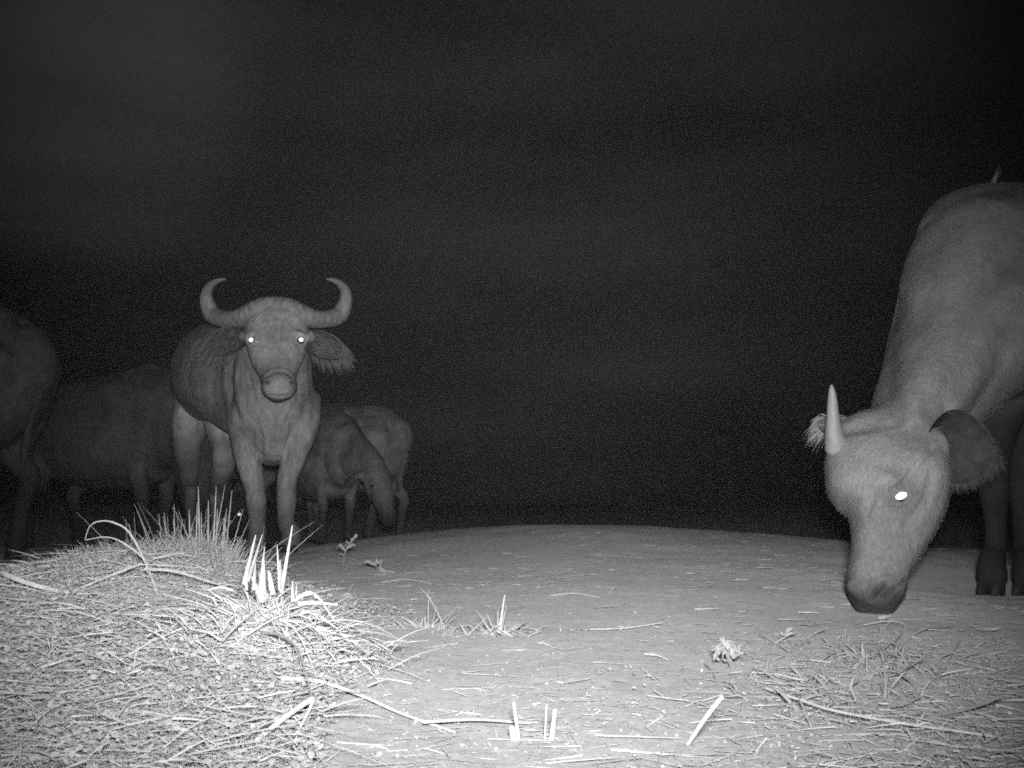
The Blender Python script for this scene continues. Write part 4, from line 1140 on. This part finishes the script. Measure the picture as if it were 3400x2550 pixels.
# small tufts on the bare soil
def small_tuft(px, py, label, items, extra):
    b = G(px, py)
    it = [(np.array([W(bx, py, b[1])[0], b[1], float(gz(W(bx, py, b[1])[0], b[1])) - .004]), W(tx, ty, b[1] + dd), w, bow) for bx, tx, ty, w, bow, dd in items]
    for _ in range(extra):
        a = random.random() * 6.28; r = abs(random.gauss(0, .05)); q = np.array([b[0] + r * math.cos(a) * 1.3, b[1] + r * math.sin(a), 0]); q[2] = float(gz(q[0], q[1])) - .002
        h = random.uniform(.01, .04)
        it.append((q, q + np.array([random.gauss(0, .8) * h, random.gauss(0, .8) * h, h * random.uniform(.15, .8)]), random.uniform(.002, .004), .1 * h))
    return stems('grass_tuft', it, M_STRAW, label)
small_tuft(1650, 2110, 'spiky straw tuft with one tall spike alone on the bare soil', [(1655, 1676, 1974, .0075, 0, 0), (1658, 1682, 2010, .005, 0, 0), (1650, 1655, 2015, .005, 0, .02), (1648, 1618, 2040, .004, 0, .05), (1640, 1580, 2025, .003, .01, .1), (1665, 1755, 2060, .0045, .0, .15), (1690, 1755, 2095, .004, .0, -.03),
    (1700, 1712, 2068, .003, 0, 0), (1640, 1560, 2065, .004, .012, .1), (1630, 1550, 2075, .004, .01, .1), (1620, 1570, 2105, .004, .006, -.05), (1700, 1870, 2158, .0045, .006, -.25), (1690, 1850, 2145, .004, .004, -.2), (1652, 1665, 2030, .006, 0, .01)], 90)
small_tuft(1420, 2085, 'sparse tuft with thin curved blades left of the spiky straw tuft', [(1420, 1424, 1955, .0022, 0, 0), (1478, 1396, 1955, .0022, .05, .05), (1460, 1523, 2005, .0028, 0, 0), (1430, 1450, 2010, .004, 0, 0), (1400, 1340, 2050, .004, .006, .05), (1400, 1270, 2067, .0035, .006, .05), (1440, 1500, 2030, .003, .004, .05), (1395, 1330, 2046, .006, .004, .02), (1490, 1570, 2075, .003, .006, 0)], 60)
# broad low grass right of centre
it = []
for _ in range(170):
    px = random.gauss(2880, 190); q = G(px, random.gauss(2240, 62), -.003)
    h = random.uniform(.012, .036)
    it.append((q, q + np.array([random.gauss(0, .7) * h, random.gauss(-.1, .6) * h, h * random.uniform(.4, 1)]), random.uniform(.0025, .006), .3 * h))
for bx, by, tx, ty, w in ((2965, 2190, 3004, 2130, .006), (2870, 2190, 2862, 2138, .009), (2800, 2185, 2770, 2155, .008), (2740, 2165, 2700, 2158, .007), (2950, 2180, 2895, 2110, .004), (2980, 2190, 2975, 2150, .008), (2990, 2215, 3002, 2145, .008), (2830, 2190, 2798, 2150, .009), (3030, 2180, 3028, 2158, .007)):
    q = G(bx, by, -.003); it.append((q, W(tx, ty, q[1]), w, 0))
stems('grass_tuft', it, M_GREEN, 'low broad-bladed green tuft in the short sward below the young buffalo')

# ---- weeds
def leaf_strip(pts, w, parent, mat=M_LEAF):
    n = len(pts); nodes = [(p, max(.0006, w * .5 * math.sin(math.pi * (0.12 + 0.88 * i / (n - 1)) ** .8)), .0012) for i, p in enumerate(pts)]
    V, F = tube_mesh(nodes, (0, .5, 1), 8, 5)
    o = mesh_obj('leaf', V, F, mat, parent); set_tone(o, np.array([random.uniform(.5, 1)]), len(V)); return o
def weed(base_px, base_py, label, stem, branches):
    b = G(base_px, base_py, -.004); d = b[1]
    root = empty('weed', b); tag(root, label, 'weed')
    pts = [b] + [W(x, y, d) for x, y in stem]
    V, F = tube_mesh([(p, .0045 * (1 - .5 * i / len(pts)), .0045 * (1 - .5 * i / len(pts))) for i, p in enumerate(pts)], SIDE, 8)
    o = mesh_obj('stem', V, F, M_GREEN, root); set_tone(o, np.array([.4]), len(V))
    for br, w in branches:
        leaf_strip([W(x, y, d - random.uniform(0, .04)) for x, y in br], w * .7, root, M_LEAF)
weed(1141, 1880, 'small upright weed with curled leaves beyond the bright tuft', [(1142, 1850), (1150, 1825), (1160, 1806), (1172, 1790), (1183, 1781)],
     [(((1147, 1830), (1138, 1818), (1128, 1808), (1121, 1818)), .018), (((1152, 1822), (1165, 1812), (1176, 1808), (1180, 1816)), .018), (((1162, 1804), (1170, 1792), (1176, 1788)), .022), (((1172, 1790), (1180, 1780), (1186, 1778), (1182, 1787)), .024), (((1146, 1832), (1150, 1815), (1146, 1806)), .016), (((1158, 1808), (1152, 1798), (1148, 1800)), .014), (((1170, 1794), (1162, 1788)), .014), (((1142, 1848), (1135, 1838), (1126, 1842)), .010)])
weed(1252, 1908, 'small wilted weed lying over, right of the upright weed', [(1262, 1890), (1262, 1876), (1256, 1866)],
     [(((1256, 1868), (1240, 1872), (1222, 1864), (1211, 1868), (1213, 1876)), .020), (((1258, 1866), (1250, 1862), (1246, 1872), (1250, 1884)), .022), (((1260, 1866), (1267, 1866), (1264, 1880)), .018), (((1264, 1892), (1285, 1900), (1305, 1902), (1320, 1906)), .024), (((1262, 1886), (1290, 1906), (1316, 1908)), .024), (((1262, 1880), (1256, 1890)), .016)])
cw = []
for _ in range(26):
    a0 = random.uniform(-3.4, .5); r0 = random.uniform(8, 34); x0, y0 = 2415 + r0 * math.cos(a0), 2172 + r0 * math.sin(a0) * .9
    an = a0 + random.gauss(0, .6); pts = [(x0, y0)]
    for k in range(3):
        an += random.choice((-1, 1)) * random.uniform(.3, 1.1); pts.append((pts[-1][0] + 11 * math.cos(an), pts[-1][1] + 11 * math.sin(an)))
    cw.append((tuple(pts), random.uniform(.006, .014)))
weed(2440, 2230, 'crumpled dry weed with curled leaves at the edge of the short sward', [(2428, 2205), (2415, 2170), (2408, 2150)], cw)
weed(2600, 2120, 'tiny pale seedling on bare soil right of the crumpled weed', [(2606, 2108), (2610, 2100)], [(((2606, 2110), (2596, 2104), (2590, 2106)), .012), (((2610, 2100), (2620, 2090), (2632, 2086)), .012), (((2610, 2100), (2614, 2088)), .012), (((2606, 2108), (2630, 2104), (2640, 2108)), .010)])

# ---- far side of the rise: low scrub and dead grass one can hardly make out
y = 11 + 15 * rng.random(9000) ** 0.8; x = rng.uniform(-.6, .6, 9000) * y
k = rng.random(9000) < sm(vnoise(x * .5, y * .5, 2), -.05, .25)
P = np.stack([x, y, gz(x, y)], 1)[k]
tag(strands('far_scrub', P, lean(len(P), 0.8), 0.06 + 0.20 * rng.random(len(P)) ** 2, 0.02, M_SCRUB, droop=0.3, seg=3), kind='stuff')

# ------------------------------------------------------------------ dusty night air
def haze():
    m = bpy.data.materials.new('dusty_air'); m.use_nodes = True
    nt = m.node_tree; nt.nodes.clear()
    out = nt.nodes.new('ShaderNodeOutputMaterial'); v = nt.nodes.new('ShaderNodeVolumePrincipled')
    v.inputs['Color'].default_value = (.85, .85, .85, 1)
    v.inputs['Density'].default_value = HAZE_DENSITY
    v.inputs['Anisotropy'].default_value = 0.0
    nt.links.new(v.outputs['Volume'], out.inputs['Volume'])
    x, y0, y1, z0, z1 = 126, -126, 126, -2.6, 2.9
    V = [(a, b, c) for c in (z0, z1) for b in (y0, y1) for a in (-x, x)]
    F = [(0, 2, 3, 1), (4, 5, 7, 6), (0, 1, 5, 4), (2, 6, 7, 3), (0, 4, 6, 2), (1, 3, 7, 5)]
    o = mesh_obj('haze', V, F, m, smooth=False); tag(o, kind='stuff')
HAZE_DENSITY = 0.0029
haze()
